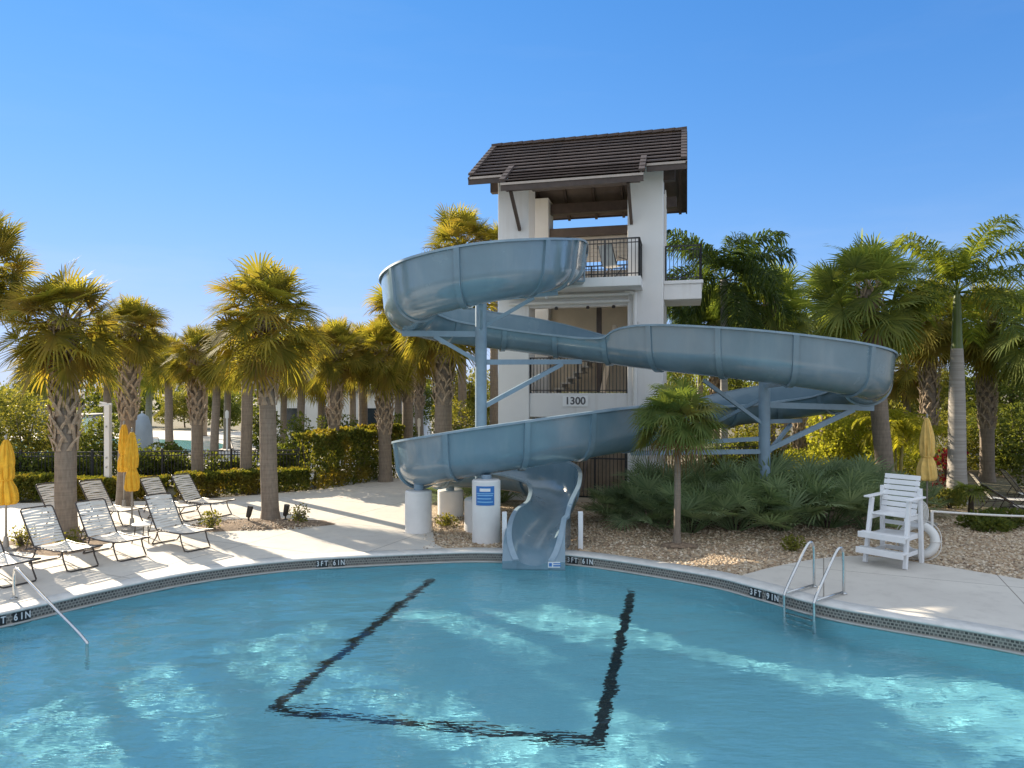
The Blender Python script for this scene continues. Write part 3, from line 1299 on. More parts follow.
railing((2.55, -1.0, 0), (4.55, -1.0, 0), Z2 - .06, 1.12, 18)
railing((4.55, -1.0, 0), (4.55, -.05, 0), Z2 - .06, 1.12, 8, False)
railing((.1, -.9, 0), (1.2, -.9, 0), Z2 - .06, 1.12, 9)
railing((1.05, TD - .8, 0), (4.1, TD - .8, 0), Z2 - .06, 1.12, 26)
railing((1.04, .12, 0), (4.11, .12, 0), Z1 - .02, 1.12, 28)
railing((TW + .06, .75, 0), (TW + 1.13, .75, 0), Z2 + .03, 1.08, 9, False)
railing((TW + 1.13, .75, 0), (TW + 1.13, 2.6, 0), Z2 + .03, 1.08, 14, False)
# stairs at the back of the middle storey
mb = MB()
for k in range(9):
    mb.box2((1.4 + .22 * k, 2.3, Z1 + .1 + .19 * k), (1.75 + .22 * k, 3.5, Z1 + .16 + .19 * k))
    mb.box2((1.4 + .22 * k, 2.3, Z1 - .02 + .19 * k), (1.46 + .22 * k, 3.5, Z1 + .10 + .19 * k))
tp('stair', mb, M['stucco_in'])
mb = MB()
mb.bar((3.1, 1.3, Z1), (3.1, 1.3, Z2 - .36), .16)
tp('stair_post', mb, M['fascia'])
mb = MB()
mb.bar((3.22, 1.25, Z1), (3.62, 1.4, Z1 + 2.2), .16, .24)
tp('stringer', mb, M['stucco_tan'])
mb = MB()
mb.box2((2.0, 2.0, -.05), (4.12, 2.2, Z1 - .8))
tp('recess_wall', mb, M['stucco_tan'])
# bamboo screen and black gate at ground level
mb = MB()
random.seed(3)
for k in range(26):
    u = 2.05 + .078 * k
    mb.box((u, .55, 1.05 + random.uniform(-.04, .04)), (.066, .03, 2.2))
tp('timber_screen', mb, M['wood_tan'])
mb = MB()
for k in range(17):
    mb.box((2.15 + .118 * k, .2, 1.08), (.022, .022, 1.9))
for z in (.14, 1.35, 2.03):
    mb.box((3.1, .2, z), (2.0, .045, .045))
for u in (2.1, 3.1, 4.08):
    mb.box((u, .2, 1.05), (.06, .06, 2.1))
tp('gate', mb, M['black_metal'])
mb = MB()
mb.bar((2.72, .12, .3), (3.0, .12, 2.4), .07, .09)
tp('gate_brace', mb, M['soffit'])
mb = MB()
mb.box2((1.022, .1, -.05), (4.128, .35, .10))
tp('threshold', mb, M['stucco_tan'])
# pipes
mb = MB()
for (z, v) in ((Z2 - .46, -.14), (Z2 - .66, -.10)):
    mb.tube([(.4, v, z), (4.2, v, z)], .055, 12)
smooth_angle(tp('drain_pipe', mb, M['white_plastic']), 40)
mb = MB()
mb.tube([(4.36, -.09, Z2 - .42), (4.36, -.09, .1)], .07, 12)
mb.tube([(4.05, -.1, Z2 - .40), (4.30, -.09, Z2 - .42), (4.36, -.09, Z2 - .5)], .065, 12)
for z in (1.2, 2.9, 4.3, 5.6):
    mb.box((4.36, -.04, z), (.22, .07, .05))
smooth_angle(tp('downpipe', mb, M['white_plastic']), 40)
mb = MB()
mb.tube([(1.75, -.85, Z2 - .30), (1.75, -.88, Z2 - .52), (1.8, -1.0, Z2 - .62)], .05, 10)
smooth_angle(tp('scupper', mb, M['white_plastic']), 40)
for u in (1.9, 2.9, 3.7):
    mb = MB()
    mb.lathe([(.05, 0), (.06, .05), (.03, .09)], 12, (u, .03, Z2 - .86))
    tp('lamp_fitting', mb, M['bronze'])

# roof: gable with ridge along u, middle porch bay running lower at both sides
RV = TD / 2
RZ = 12.05
SL = .655
EV = .72                     # plain eave overhang
EP = 1.45                    # porch overhang


def roof_slope(u0, u1, v_end, sgn, name, base_u):
    """tile courses from eave to ridge; sgn -1 front, +1 back"""
    mb = MB()
    run = RV + v_end
    n = int(round(run * math.sqrt(1 + SL * SL) / .36))
    st = run / n
    nu = max(1, int((u1 - u0) / .42))
    for k in range(n):
        va, vb = k * st, (k + 1) * st + .015
        z_a, z_b = RZ - SL * va, RZ - SL * vb
        for j in range(nu):
            ua = u0 + (u1 - u0) * j / nu
            ub = u0 + (u1 - u0) * (j + 1) / nu
            jz = 0
            pts = []
            for (u, v, z) in ((ua, va, z_a + .012), (ub, va, z_a + .012), (ub, vb, z_b + .095), (ua, vb, z_b + .095),
                              (ua, va, z_a - .03), (ub, va, z_a - .03), (ub, vb, z_b + .058), (ua, vb, z_b + .058)):
                pts.append((u, RV + sgn * v, z))
            mb.add(pts, [(0, 1, 2, 3), (7, 6, 5, 4), (3, 2, 6, 7), (0, 4, 5, 1), (1, 5, 6, 2), (0, 3, 7, 4)])
    return mb


random.seed(8)
UL, UR = -.78, TW + .72
PL, PR = .55, 4.62
for sgn, nm in ((-1, 'front_roof'), (1, 'back_roof')):
    mb = roof_slope(UL, UR, EV, sgn, nm, 0)
    rf = tp(nm, mb, M['tile'])
    # porch continuation (front only)
    mb = MB()
    EPs = EP if sgn < 0 else EV + .02
    run0, run1 = RV + EV + .012, RV + EPs
    n = 3
    st = (run1 - run0) / n
    nu = int((PR - PL) / .33)
    for k in range(n):
        va, vb = run0 + k * st, run0 + (k + 1) * st + (.012 if k < n - 1 else 0)
        for j in range(nu):
            ua = PL + (PR - PL) * j / nu
            ub = PL + (PR - PL) * (j + 1) / nu
            pts = []
            for (u, v, z) in ((ua, va, RZ - SL * va + .012), (ub, va, RZ - SL * va + .012), (ub, vb, RZ - SL * vb + .095), (ua, vb, RZ - SL * vb + .095),
                              (ua, va, RZ - SL * va - .03), (ub, va, RZ - SL * va - .03), (ub, vb, RZ - SL * vb + .058), (ua, vb, RZ - SL * vb + .058)):
                pts.append((u, RV + sgn * v, z))
            mb.add(pts, [(0, 1, 2, 3), (7, 6, 5, 4), (3, 2, 6, 7), (0, 4, 5, 1), (1, 5, 6, 2), (0, 3, 7, 4)])
    if sgn < 0:
        tp('porch_roof', mb, M['tile'])
    # rake tiles at the porch ends and gable ends
    for u, r0, r1 in ((PL - .03, run0 - .45, run1 + .02), (PR + .03, run0 - .45, run1 + .02), (UL + .10, .05, RV + EV), (UR - .10, .05, RV + EV))[0 if sgn < 0 else 2:]:
        mb = MB()
        m_ = int((r1 - r0) / .3) + 1
        for k in range(m_):
            a = r0 + (r1 - r0) * k / m_
            b = r0 + (r1 - r0) * (k + 1) / m_ + .03
            mb.bar((u, RV + sgn * a, RZ - SL * a + .075), (u, RV + sgn * b, RZ - SL * b + .10), .17, .07)
        tp('rake_tile', mb, M['tile'])
    # soffit decking under the slope (solid boards) and fascia boards
    mb = MB()
    for (u0, u1, a, b) in ((UL + .02, UR - .02, .02, RV + EV - .03), (PL + .02, PR - .02, RV + EV - .028, RV + EP - .03))[:2 if sgn < 0 else 1]:
        pts = []
        for dz in (-.035, -.10):
            for (u, v) in ((u0, a), (u1, a), (u1, b), (u0, b)):
                pts.append((u, RV + sgn * v, RZ - SL * v + dz))
        mb.add(pts, [(0, 1, 2, 3), (7, 6, 5, 4), (0, 4, 5, 1), (1, 5, 6, 2), (2, 6, 7, 3), (3, 7, 4, 0)])
    tp('soffit', mb, M['soffit'])
    for (u0, u1, b, nm2) in (((UL, PL - .125, RV + EV, 'fascia'), (PR + .125, UR, RV + EV, 'fascia'), (PL - .08, PR + .08, RV + EP, 'fascia')) if sgn < 0 else ((UL, UR, RV + EV, 'fascia'),)):
        mb = MB()
        z = RZ - SL * b
        mb.box2((u0, RV + sgn * (b - .035), z - (.24 if sgn < 0 else .14)), (u1, RV + sgn * (b - .002), z - .012))
        tp(nm2, mb, M['fascia'])
        mb = MB()
        mb.box2((u0, RV + sgn * (b - .0), z - .075), (u1, RV + sgn * (b + .025), z - .006))
        tp('drip_edge', mb, M['flash'])
    # rafters seen from below
    mb = MB()
    for k in range(7):
        u = UL + .25 + k * (UR - UL - .5) / 6
        mb.bar((u, RV + sgn * .1, RZ - SL * .1 - .19), (u, RV + sgn * (RV + EV - .06), RZ - SL * (RV + EV - .06) - .19), .10, .16)
    for k in range(5 if sgn < 0 else 0):
        u = PL + .15 + k * (PR - PL - .3) / 4
        mb.bar((u, RV + sgn * (RV + .5), RZ - SL * (RV + .5) - .195), (u, RV + sgn * (RV + EP - .06), RZ - SL * (RV + EP - .06) - .195), .09, .14)
    tp('rafter_row', mb, M['fascia'])
    # wall plate beams and diagonal struts
    mb = MB()
    vv = RV + sgn * (RV - .45)
    mb.box2((-.35, vv - .13, 9.98 if sgn < 0 else 9.98), (TW + .35, vv + .13, 10.34))
    tp('beam', mb, M['fascia'])
    if sgn > 0:
        continue
    mb = MB()
    ve = RV + sgn * (RV + EP - .22)
    ze = RZ - SL * (RV + EP - .22) - .22
    mb.box2((PL + .03, ve - .08, ze - .12), (PR - .03, ve + .08, ze + .06))
    tp('beam', mb, M['fascia'])
    for u in (.72, 4.25):
        mb = MB()
        mb.bar((u, RV + sgn * (RV + .01), 8.62), (u, ve, ze - .1), .09, .11)
        tp('strut', mb, M['fascia'])
# ridge caps
mb = MB()
k = UL
while k < UR - .05:
    mb.bar((k, RV, RZ + .075), (min(k + .40, UR), RV, RZ + .095), .22, .09)
    k += .37
tp('ridge_cap', mb, M['tile'])
# gable end panels (set back from the rakes)
for u in (.05, TW - .15):
    mb = MB()
    z0 = 10.05
    pts = []
    for du in (0, .1):
        pts += [(u + du, RV - 1.85, z0 + .3), (u + du, RV + 1.85, z0 + .3), (u + du, RV + .2, RZ - .32), (u + du, RV - .2, RZ - .32)]
    mb.add(pts, [(0, 1, 2, 3), (7, 6, 5, 4), (0, 4, 5, 1), (1, 5, 6, 2), (2, 6, 7, 3), (3, 7, 4, 0)])
    tp('gable_panel', mb, M['soffit'])
# barge boards
for u in (UL - .0, UR - .05):
    for sgn in (-1, 1):
        mb = MB()
        mb.bar((u + .025, RV + sgn * .03, RZ - .14), (u + .025, RV + sgn * (RV + EV), RZ - SL * (RV + EV) - .12), .05, .20)
        tp('barge_board', mb, M['fascia'])


def tw(u, v, z):
    return tower.matrix_basis @ Vector((u, v, z))


# house number sign
p = tw(2.5, .072, Z1 - .27)
t = empty('number_sign', p, TA, 'white plate with the number 1300 on the tower below the middle deck railing', 'sign')
mb = MB()
mb.box((0, -.012, 0), (.80, .025, .33))
mb.build('plate', M['plate_white'], t)
o = link('digits', text_mesh('1300', .33, M['digits'], .004), t)
o.rotation_euler = (R(90), 0, 0)
o.location = (0, -.030, 0)


# ------------------------------------------------------------------ plants
def fan_leaf(mb, pet, P, d, L_pet, Rl, nseg, rnd, droop=.35, fold=.22, span=135, width=1.0, pw=.014, pitch=.75):
    """costapalmate fan leaf: petiole + pleated blade split into tips"""
    d = d.normalized()
    up = Vector((0, 0, 1))
    if abs(d.z) > .97:
        up = Vector((rnd.uniform(-1, 1), rnd.uniform(-1, 1), .2)).normalized()
    s = d.cross(up).normalized()
    n = s.cross(d)
    # petiole arcs down under its own weight
    pts = []
    for k in range(4):
        t = k / 3
        q = P + d * L_pet * t
        q.z -= .12 * L_pet * t * t
        pts.append(q)
    for k in range(3):
        w0 = pw * (1.3 - .2 * k)
        w1 = pw * (1.3 - .2 * (k + 1))
        a, b = pts[k], pts[k + 1]
        pet.add([a - s * w0, a + s * w0, b + s * w1, b - s * w1], [(0, 1, 2, 3)])
        pet.add([a - n * w0, a + n * w0, b + n * w1, b - n * w1], [(0, 1, 2, 3)])
    H = pts[-1]
    d = (pts[3] - pts[2]).normalized()
    n = s.cross(d)
    pt = rnd.uniform(-pitch, pitch * .6)
    d, n = d * math.cos(pt) + n * math.sin(pt), n * math.cos(pt) - d * math.sin(pt)
    tw_ = rnd.uniform(-.5, .5)
    s, n = s * math.cos(tw_) + n * math.sin(tw_), n * math.cos(tw_) - s * math.sin(tw_)
    da = R(span) * 2 / nseg
    for k in range(nseg):
        a = -R(span) + (k + .5) * da + rnd.uniform(-.03, .03)
        ca, sa = math.cos(a), math.sin(a)
        e = (d * ca + s * sa + n * fold * abs(sa)).normalized()
        L = Rl * (.72 + .28 * math.cos(a * .6)) * rnd.uniform(.86, 1.08)
        side = (s * ca - d * sa).normalized()
        w1 = L * .42 * math.tan(da / 2) * width
        row = []
        for t, w_ in ((.02, .004), (.42, w1), (.74, w1 * .62)):
            c = H + e * L * t - up0 * droop * L * t * t * t
            row.append((c - side * w_, c + side * w_))
        tip = H + e * L - up0 * droop * L * rnd.uniform(.8, 1.4)
        mb.add([row[0][0], row[0][1], row[1][1], row[1][0], row[2][1], row[2][0], tip], [(0, 1, 2, 3), (3, 2, 4, 5), (5, 4, 6)])


up0 = Vector((0, 0, 1))


def sabal_crown(seed, n=44, R0=.98, Lp=.92, nseg=30, zmin=-.55, droop=.17):
    rnd = random.Random(seed)
    mb = MB()
    for k in range(n):
        f = (k + .5) / n
        z = 1 - (1 - zmin) * f ** 1.12
        az = k * 2.39996 + rnd.uniform(-.25, .25)
        h = math.sqrt(max(0, 1 - z * z))
        d = Vector((h * math.cos(az), h * math.sin(az), z + rnd.uniform(-.08, .08)))
        P = Vector((d.x * .07, d.y * .07, -.10 + .16 * z))
        fan_leaf(mb, mb, P, d, Lp * rnd.uniform(.8, 1.15), R0 * rnd.uniform(.75, 1.05), nseg, rnd, droop * rnd.uniform(.6, 1.5))
    return mb


def dead_skirt(seed, n=9, R0=.7, Lp=.6):
    rnd = random.Random(seed)
    mb = MB()
    for k in range(n):
        az = k * 2.39996 + rnd.uniform(-.4, .4)
        z = rnd.uniform(-1.3, -.75)
        d = Vector((math.cos(az), math.sin(az), z))
        fan_leaf(mb, mb, Vector((d.x * .1, d.y * .1, -.2)), d, Lp * rnd.uniform(.7, 1.1), R0 * rnd.uniform(.6, 1), 16, rnd, .7, -.3, 100, .6)
    return mb


CROWNS = [sabal_crown(100 + k, 62 + 4 * (k % 3), zmin=-.88).mesh('sabal_crown', M['sabal']) for k in range(4)]
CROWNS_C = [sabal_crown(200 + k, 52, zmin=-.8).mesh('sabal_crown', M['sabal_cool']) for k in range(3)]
SKIRTS = [dead_skirt(300 + k).mesh('dead_fronds', M['sabal_dead']) for k in range(3)]


def trunk_mb(h, r0, r1, lean=(0, 0), seed=0, flare=1.25, curve=0.0):
    rnd = random.Random(seed)
    mb = MB()
    n, seg = 18, max(8, int(h / .28))
    for k in range(seg + 1):
        t = k / seg
        r = r0 + (r1 - r0) * t
        r *= 1 + (flare - 1) * max(0, 1 - t * h / .45) ** 2
        cx = lean[0] * t + curve * math.sin(t * PI)
        cy = lean[1] * t
        wob = rnd.uniform(-.012, .012)
        for a in range(n):
            q = 2 * PI * a / n
            rr = r * (1 + .03 * math.sin(3 * q + k * .7) + wob)
            mb.v.append((cx + rr * math.cos(q), cy + rr * math.sin(q), h * t - .06 * (k == 0)))
    for k in range(seg):
        for a in range(n):
            b = (a + 1) % n
            mb.f.append((k * n + a, k * n + b, (k + 1) * n + b, (k + 1) * n + a))
    mb.f.append(tuple(seg * n + a for a in range(n)))
    return mb


def boots_mb(z0, z1, r0, lean0, lean1, seed):
    """split leaf bases criss-crossing round the upper trunk"""
    rnd = random.Random(seed)
    mb = MB()
    rows = max(3, int((z1 - z0) / .20))
    per = 6
    for k in range(rows + 1):
        t = k / rows
        z = z0 + (z1 - z0) * t
        cx = lean0[0] + (lean1[0] - lean0[0]) * t
        cy = lean0[1] + (lean1[1] - lean0[1]) * t
        r = r0 * (1.02 + .18 * math.sin(min(1, t * 1.15) * PI * .8))
        for j in range(per):
            a0 = 2 * PI * (j + .5 * (k % 2)) / per + rnd.uniform(-.16, .16)
            for sg_ in (-1, 1):
                if rnd.random() < .16:
                    continue
                pts = []
                out = rnd.uniform(.75, 1.2)
                Lz = rnd.uniform(.26, .54)
                for q in range(4):
                    f = q / 3
                    a = a0 + sg_ * (.62 - .60 * f)
                    rr = r + (.0 + .11 * f * f * out)
                    wd = .055 - .022 * f
                    c = Vector((cx + rr * math.cos(a), cy + rr * math.sin(a), z + Lz * f))
                    tg = Vector((-math.sin(a), math.cos(a), 0))
                    rad = Vector((math.cos(a), math.sin(a), 0))
                    pts += [c - tg * wd, c + tg * wd * .9 + rad * .012, c + rad * .035]
                fs = []
                for q in range(3):
                    b = q * 3
                    fs += [(b, b + 2, b + 5, b + 3), (b + 2, b + 1, b + 4, b + 5), (b + 1, b, b + 3, b + 4)]
                fs.append((9, 11, 10))
                mb.add(pts, fs)
    return mb


SEEDC = [0]


def sabal(px, Y, zc, r, label, scale=1.0, boots=None, lean=(0, 0), cool=False, skirt=True, name='sabal_palm', group='sabal palms', curve=0, X=None):
    """cabbage palm: trunk > boots; crown at height zc"""
    SEEDC[0] += 1
    sd = SEEDC[0]
    rnd = random.Random(sd)
    X = wx(px, Y) if X is None else X
    if lean == (0, 0):
        lean = (rnd.uniform(-.16, .16), rnd.uniform(-.2, .2))
    t = empty(name, (X - lean[0], Y - lean[1], 0), 0, label, 'palm tree', group)
    tr = trunk_mb(zc, r * 1.05, r * .92, lean, sd, curve=curve).build('trunk', M['trunk'], t, True)
    if boots:
        b0, b1 = boots
        f0, f1 = b0 / zc, min(1, b1 / zc)
        boots_mb(b0, b1, r * .98, (lean[0] * f0, lean[1] * f0), (lean[0] * f1, lean[1] * f1), sd).build('leaf_base', M['boots'], tr)
    me = (CROWNS_C if cool else CROWNS)[sd % (3 if cool else 4)]
    c = link('crown', me, t, (lean[0], lean[1], zc))
    c.rotation_euler = (0, 0, rnd.uniform(0, 6.28))
    c.scale = (scale, scale, scale * rnd.uniform(1.02, 1.18))
    c.rotation_euler = (rnd.uniform(-.12, .12), rnd.uniform(-.12, .12), c.rotation_euler.z)
    if skirt:
        c2 = link('dead_fronds', SKIRTS[sd % 3], t, (lean[0], lean[1], zc - .05))
        c2.rotation_euler = (0, 0, rnd.uniform(0, 6.28))
        c2.scale = (scale,) * 3
    return t


# the row behind the loungers and by the path
sabal(65, 16.3, 5.05, .22, 'stout cabbage palm with woven leaf bases rising beside the front row of loungers', .88, (2.1, 4.9))
sabal(132, 21.0, 5.35, .21, 'cabbage palm standing behind the pair of closed yellow umbrellas', .68, (2.6, 5.2))
sabal(196, 24.0, 4.75, .19, 'slim cabbage palm at the fence behind the last white lounger', .62, (2.3, 4.7))
sabal(265, 18.6, 5.45, .215, 'tall cabbage palm in the mulch bed between two small spotlights', 1.04, (3.1, 5.3))
sabal(248, 24.3, 5.1, .19, 'plain trunked cabbage palm at the hedge just left of the mulch bed palm', .58, None)
sabal(336, 26.0, 5.0, .20, 'cabbage palm rising out of the tall hedge by the path', .80, (2.2, 4.9))
sabal(362, 29.0, 5.1, .19, 'cabbage palm behind the tall hedge with a thin bare trunk', .8, None)
sabal(384, 27.0, 4.9, .24, 'thick cabbage palm at the right end of the tall hedge', .92, (1.8, 4.8))
sabal(443, 24.0, 6.3, .30, 'cabbage palm with rough dark trunk left of the tower behind the slide', 1.15, (3.0, 6.2))
sabal(408, 28.5, 6.6, .22, 'cabbage palm whose crown peeks over the left end of the upper slide bend', 1.1, (3, 6.4))
sabal(462, 33.0, 10.3, .2, 'tall cabbage palm showing above the upper slide bend beside the tower', 1.15, None)
sabal(494, 34.0, 10.3, .2, 'tall yellowish cabbage palm half hidden by the left tower pillar', .9, None)
sabal(-24, 17.0, 6.55, .20, 'tallest cabbage palm cut off by the left picture edge', .85, (4, 6.5))
sabal(168, 38.0, 5.3, .2, 'thin dark cabbage palm between the yellow umbrellas and the slim fence palm', .8, None)
sabal(228, 42.0, 5.0, .2, 'small distant cabbage palm behind the second pool left of the mulch bed palm', .9, None)
sabal(42, 44.0, 5.0, .3, 'far cabbage palm seen left of the stout front palm trunk', 1.2, None)
sabal(322, 40.0, 5.0, .22, 'far cabbage palm in front of the long white building', 1.2, None)
sabal(418, 36.0, 6.0, .22, 'far cabbage palm left of the slide post beyond the path', 1.2, (2.5, 5.9))

for (px, y, z, sc_, lab) in ((150, 46, 5.4, 1.2, 'distant cabbage palm above the folded grey cabana'), (206, 52, 5.6, 1.3, 'distant cabbage palm right of the slim fence palm'),
                            (352, 44, 5.6, 1.2, 'distant cabbage palm between the two hedge palms'),
                            (108, 38, 5.6, 1.1, 'distant cabbage palm above the white shower post'), (218, 36, 5.2, 1.0, 'distant cabbage palm by the thin white pole'),
                            (302, 37, 5.3, 1.05, 'distant cabbage palm just right of the mulch bed palm trunk'), (398, 38, 5.4, 1.1, 'distant cabbage palm beyond the right end of the tall hedge'),
                            (284, 44, 5.0, 1.1, 'distant cabbage palm before the left end of the long white building')):
    sabal(px, y, z, .2, lab, sc_, None, name='distant_palm', group='distant palms')

# right side
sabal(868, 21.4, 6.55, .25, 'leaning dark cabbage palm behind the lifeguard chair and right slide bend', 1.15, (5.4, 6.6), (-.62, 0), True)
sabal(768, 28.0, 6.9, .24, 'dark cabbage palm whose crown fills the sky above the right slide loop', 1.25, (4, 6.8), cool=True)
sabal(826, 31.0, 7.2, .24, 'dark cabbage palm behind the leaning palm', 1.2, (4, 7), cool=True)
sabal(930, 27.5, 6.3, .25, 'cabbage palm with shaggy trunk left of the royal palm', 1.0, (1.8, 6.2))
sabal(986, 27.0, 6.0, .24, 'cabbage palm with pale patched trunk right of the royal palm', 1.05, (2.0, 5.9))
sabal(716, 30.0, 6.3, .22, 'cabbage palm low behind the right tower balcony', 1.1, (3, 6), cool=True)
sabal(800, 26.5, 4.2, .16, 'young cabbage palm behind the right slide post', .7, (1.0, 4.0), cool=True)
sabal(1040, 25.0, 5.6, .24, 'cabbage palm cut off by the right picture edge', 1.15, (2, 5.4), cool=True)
sabal(785, 40.0, 6.0, .22, 'far cabbage palm seen under the right slide loop', 1.2, None)
sabal(905, 38.0, 4.9, .22, 'far cabbage palm behind the yellow areca palm', 1.2, None)


def frond(mb, P, az, el, L, rnd, bend=1.0, leaf=.55, nl=34, plumose=0.0, w=.022, vlift=.35):
    """feather frond: rachis bending under gravity, leaflets on both sides"""
    pts = []
    c = Vector(P)
    e = el
    st = L / 14
    h = Vector((math.cos(az), math.sin(az), 0))
    for k in range(15):
        pts.append(c.copy())
        c = c + (h * math.cos(e) + up0 * math.sin(e)) * st
        e -= bend * (1.2 + 1.6 * k / 14) / 14
    s = h.cross(up0)
    for k in range(14):
        w0 = .03 * (1 - k / 15)
        w1 = .03 * (1 - (k + 1) / 15)
        a, b = pts[k], pts[k + 1]
        mb.add([a - s * w0, a + s * w0, b + s * w1, b - s * w1], [(0, 1, 2, 3)])
        mb.add([a - up0 * w0, a + up0 * w0, b + up0 * w1, b - up0 * w1], [(0, 1, 2, 3)])
    for k in range(nl):
        t = .16 + .83 * (k + .5) / nl
        f = t * 14
        i = min(13, int(f))
        c = pts[i].lerp(pts[i + 1], f - i)
        tg = (pts[i + 1] - pts[i]).normalized()
        nn = s.cross(tg)
        ll = leaf * (math.sin(min(1, t * 1.25 + .18) * PI * .62)) * (1 if t < .75 else 1 - (t - .75) * 1.9) * rnd.uniform(.85, 1.1)
        for sg_ in (-1, 1):
            lift = vlift + plumose * rnd.uniform(-1.2, 1.2)
            d = (s * sg_ * math.cos(lift) + nn * math.sin(lift) + tg * rnd.uniform(.45, .8)).normalized()
            q = tg
            a = c
            b = c + d * ll * .55 - up0 * .10 * ll
            e_ = c + d * ll - up0 * (.42 + rnd.uniform(0, .35)) * ll
            mb.add([a - q * w * .5, a + q * w * .5, b + q * w, b - q * w, e_], [(0, 1, 2, 3), (3, 2, 4)])


def feather_crown(seed, n, L, leaf, plumose, elmax=80, elmin=-15, bend=1.0, nl=36, w=.022):
    rnd = random.Random(seed)
    mb = MB()
    for k in range(n):
        f = (k + .5) / n
        el = R(elmax + (elmin - elmax) * f + rnd.uniform(-6, 6))
        frond(mb, (0, 0, 0), k * 2.39996 + rnd.uniform(-.2, .2), el, L * rnd.uniform(.88, 1.08), rnd, bend * rnd.uniform(.8, 1.2), leaf, nl, plumose, w)
    return mb


# royal palm
t = empty('royal_palm', (wx(957, 22.0), 22.0, 0), 0, 'tall smooth grey royal palm with a sunlit left edge and feather fronds', 'palm tree', 'feather palms')
mb = MB()
prof = [(.34, -.05), (.30, .4), (.265, 1.0), (.25, 2.0), (.235, 3.0), (.205, 4.0), (.17, 4.8)]
pr = [(a[0], a[1]) for a in spline(prof, 5)]
mb.lathe(pr, 26)
smooth_angle(mb.build('trunk', M['royal_trunk'], t), 50)
mb = MB()
mb.lathe([(.171, 4.801), (.15, 5.0), (.135, 5.5), (.11, 6.2), (.07, 6.7)], 20)
smooth_angle(mb.build('crownshaft', M['crownshaft'], t), 50)
feather_crown(21, 18, 3.0, .72, .5, 84, -14, .72, 96, .022).build('crown', M['pinnate'], t, loc=(0, 0, 6.55))
# foxtail palms behind the tower
for (px, y, z, L, sd, lab, rr) in ((724, 26.0, 7.6, 2.5, 31, 'dark feather palm with an upright spear frond right of the tower balcony', .15),
                                   (700, 31.0, 6.2, 2.2, 33, 'shorter feather palm low behind the tower balcony', .14)):
    t = empty('feather_palm', (wx(px, y), y, 0), 0, lab, 'palm tree', 'feather palms')
    trunk_mb(z, rr, rr * .8, (0, 0), sd).build('trunk', M['royal_trunk'], t, True)
    fc = feather_crown(sd, 19, L * 1.2, .8, .9, 80, -40, .75, 96, .03)
    frond(fc, (0, 0, 0), .4, R(88), 1.7, random.Random(2), .05, .1, 20)
    fc.build('crown', M['pinnate_shaded'], t, loc=(0, 0, z))


def areca(px, y, h, n, label, seed, mat='areca'):
    rnd = random.Random(seed)
    t = empty('areca_palm', (wx(px, y), y, 0), 0, label, 'palm', 'clumping areca palms')
    cm, lm = MB(), MB()
    for k in range(n):
        a, q = rnd.uniform(0, 6.28), rnd.uniform(.05, .55)
        b = Vector((q * math.cos(a), q * math.sin(a), -.03))
        hh = h * rnd.uniform(.65, 1.0)
        e = b * 2.0
        e.z = hh
        cm.tube([b, b.lerp(e, .5) + Vector((0, 0, .05)), e], [.04, .035, .028], 7)
        for j in range(7):
            frond(lm, e, rnd.uniform(0, 6.28), R(rnd.uniform(15, 85)), 1.35 * rnd.uniform(.8, 1.1), rnd, 1.35, .36, 22, 0, .02)
    cm.build('cane_cluster', M['cane'], t, True)
    lm.build('foliage', M[mat], t)


areca(897, 24.0, 2.3, 9, 'bright yellow areca palm clump with pale canes behind the lifeguard chair', 5)
areca(1000, 33.0, 2.6, 8, 'areca palm clump far behind the right loungers', 6)
areca(840, 33.0, 2.2, 8, 'yellow green areca palm clump seen under the right slide bend', 7)


# leafy shapes
def leaf_cloud(n, shape, size, seed, flat=.0, up=.3):
    """n leaf blades scattered through a volume; shape(rnd) gives a point and its outward direction"""
    rnd = random.Random(seed)
    mb = MB()
    for _ in range(n):
        p, o = shape(rnd)
        d = (o + Vector((rnd.gauss(0, .7), rnd.gauss(0, .7), rnd.gauss(up, .6)))).normalized()
        s = d.cross(Vector((rnd.gauss(0, 1), rnd.gauss(0, 1), rnd.gauss(0, 1)))).normalized()
        nn = s.cross(d)
        L = size * rnd.uniform(.6, 1.3)
        wv = L * rnd.uniform(.28, .42)
        m_ = p + d * L * .5 + nn * L * .08
        mb.add([p, m_ - s * wv, p + d * L, m_ + s * wv], [(0, 1, 2, 3)])
    return mb


def blob_shape(lobes):
    def f(rnd):
        c, r = rnd.choice(lobes)
        while True:
            v = Vector((rnd.uniform(-1, 1), rnd.uniform(-1, 1), rnd.uniform(-1, 1)))
            if .02 < v.length < 1:
                break
        q = v.length
        v = v / q * (q ** .45)
        return Vector((c[0] + v.x * r[0], c[1] + v.y * r[1], c[2] + v.z * r[2])), v.normalized()
    return f


def mk_lobes(rnd, rx, ry, h, n, z0=.15, rr=.42):
    L = []
    for _ in range(n):
        a, q = rnd.uniform(0, 6.28), rnd.uniform(0, .75) ** .7
        z = z0 * h + rnd.random() * (1 - z0 - .18) * h
        k = rr * rnd.uniform(.7, 1.2)
        L.append(((rx * q * math.cos(a), ry * q * math.sin(a), z), (rx * k + .05, ry * k + .05, h * k * .55 + .05)))
    return L


def stems_mb(rnd, rx, ry, h, n=9, r=.02):
    mb = MB()
    for _ in range(n):
        a, q = rnd.uniform(0, 6.28), rnd.uniform(.2, .8)
        e = Vector((rx * q * math.cos(a), ry * q * math.sin(a), h * rnd.uniform(.6, .9)))
        m_ = e * .45 + Vector((rnd.uniform(-.1, .1) * rx, rnd.uniform(-.1, .1) * ry, .05 * h))
        mb.tube([(rnd.uniform(-.06, .06), rnd.uniform(-.06, .06), -.03), m_, e], [r, r * .8, r * .4], 6)
    return mb


BUSHN = [0]


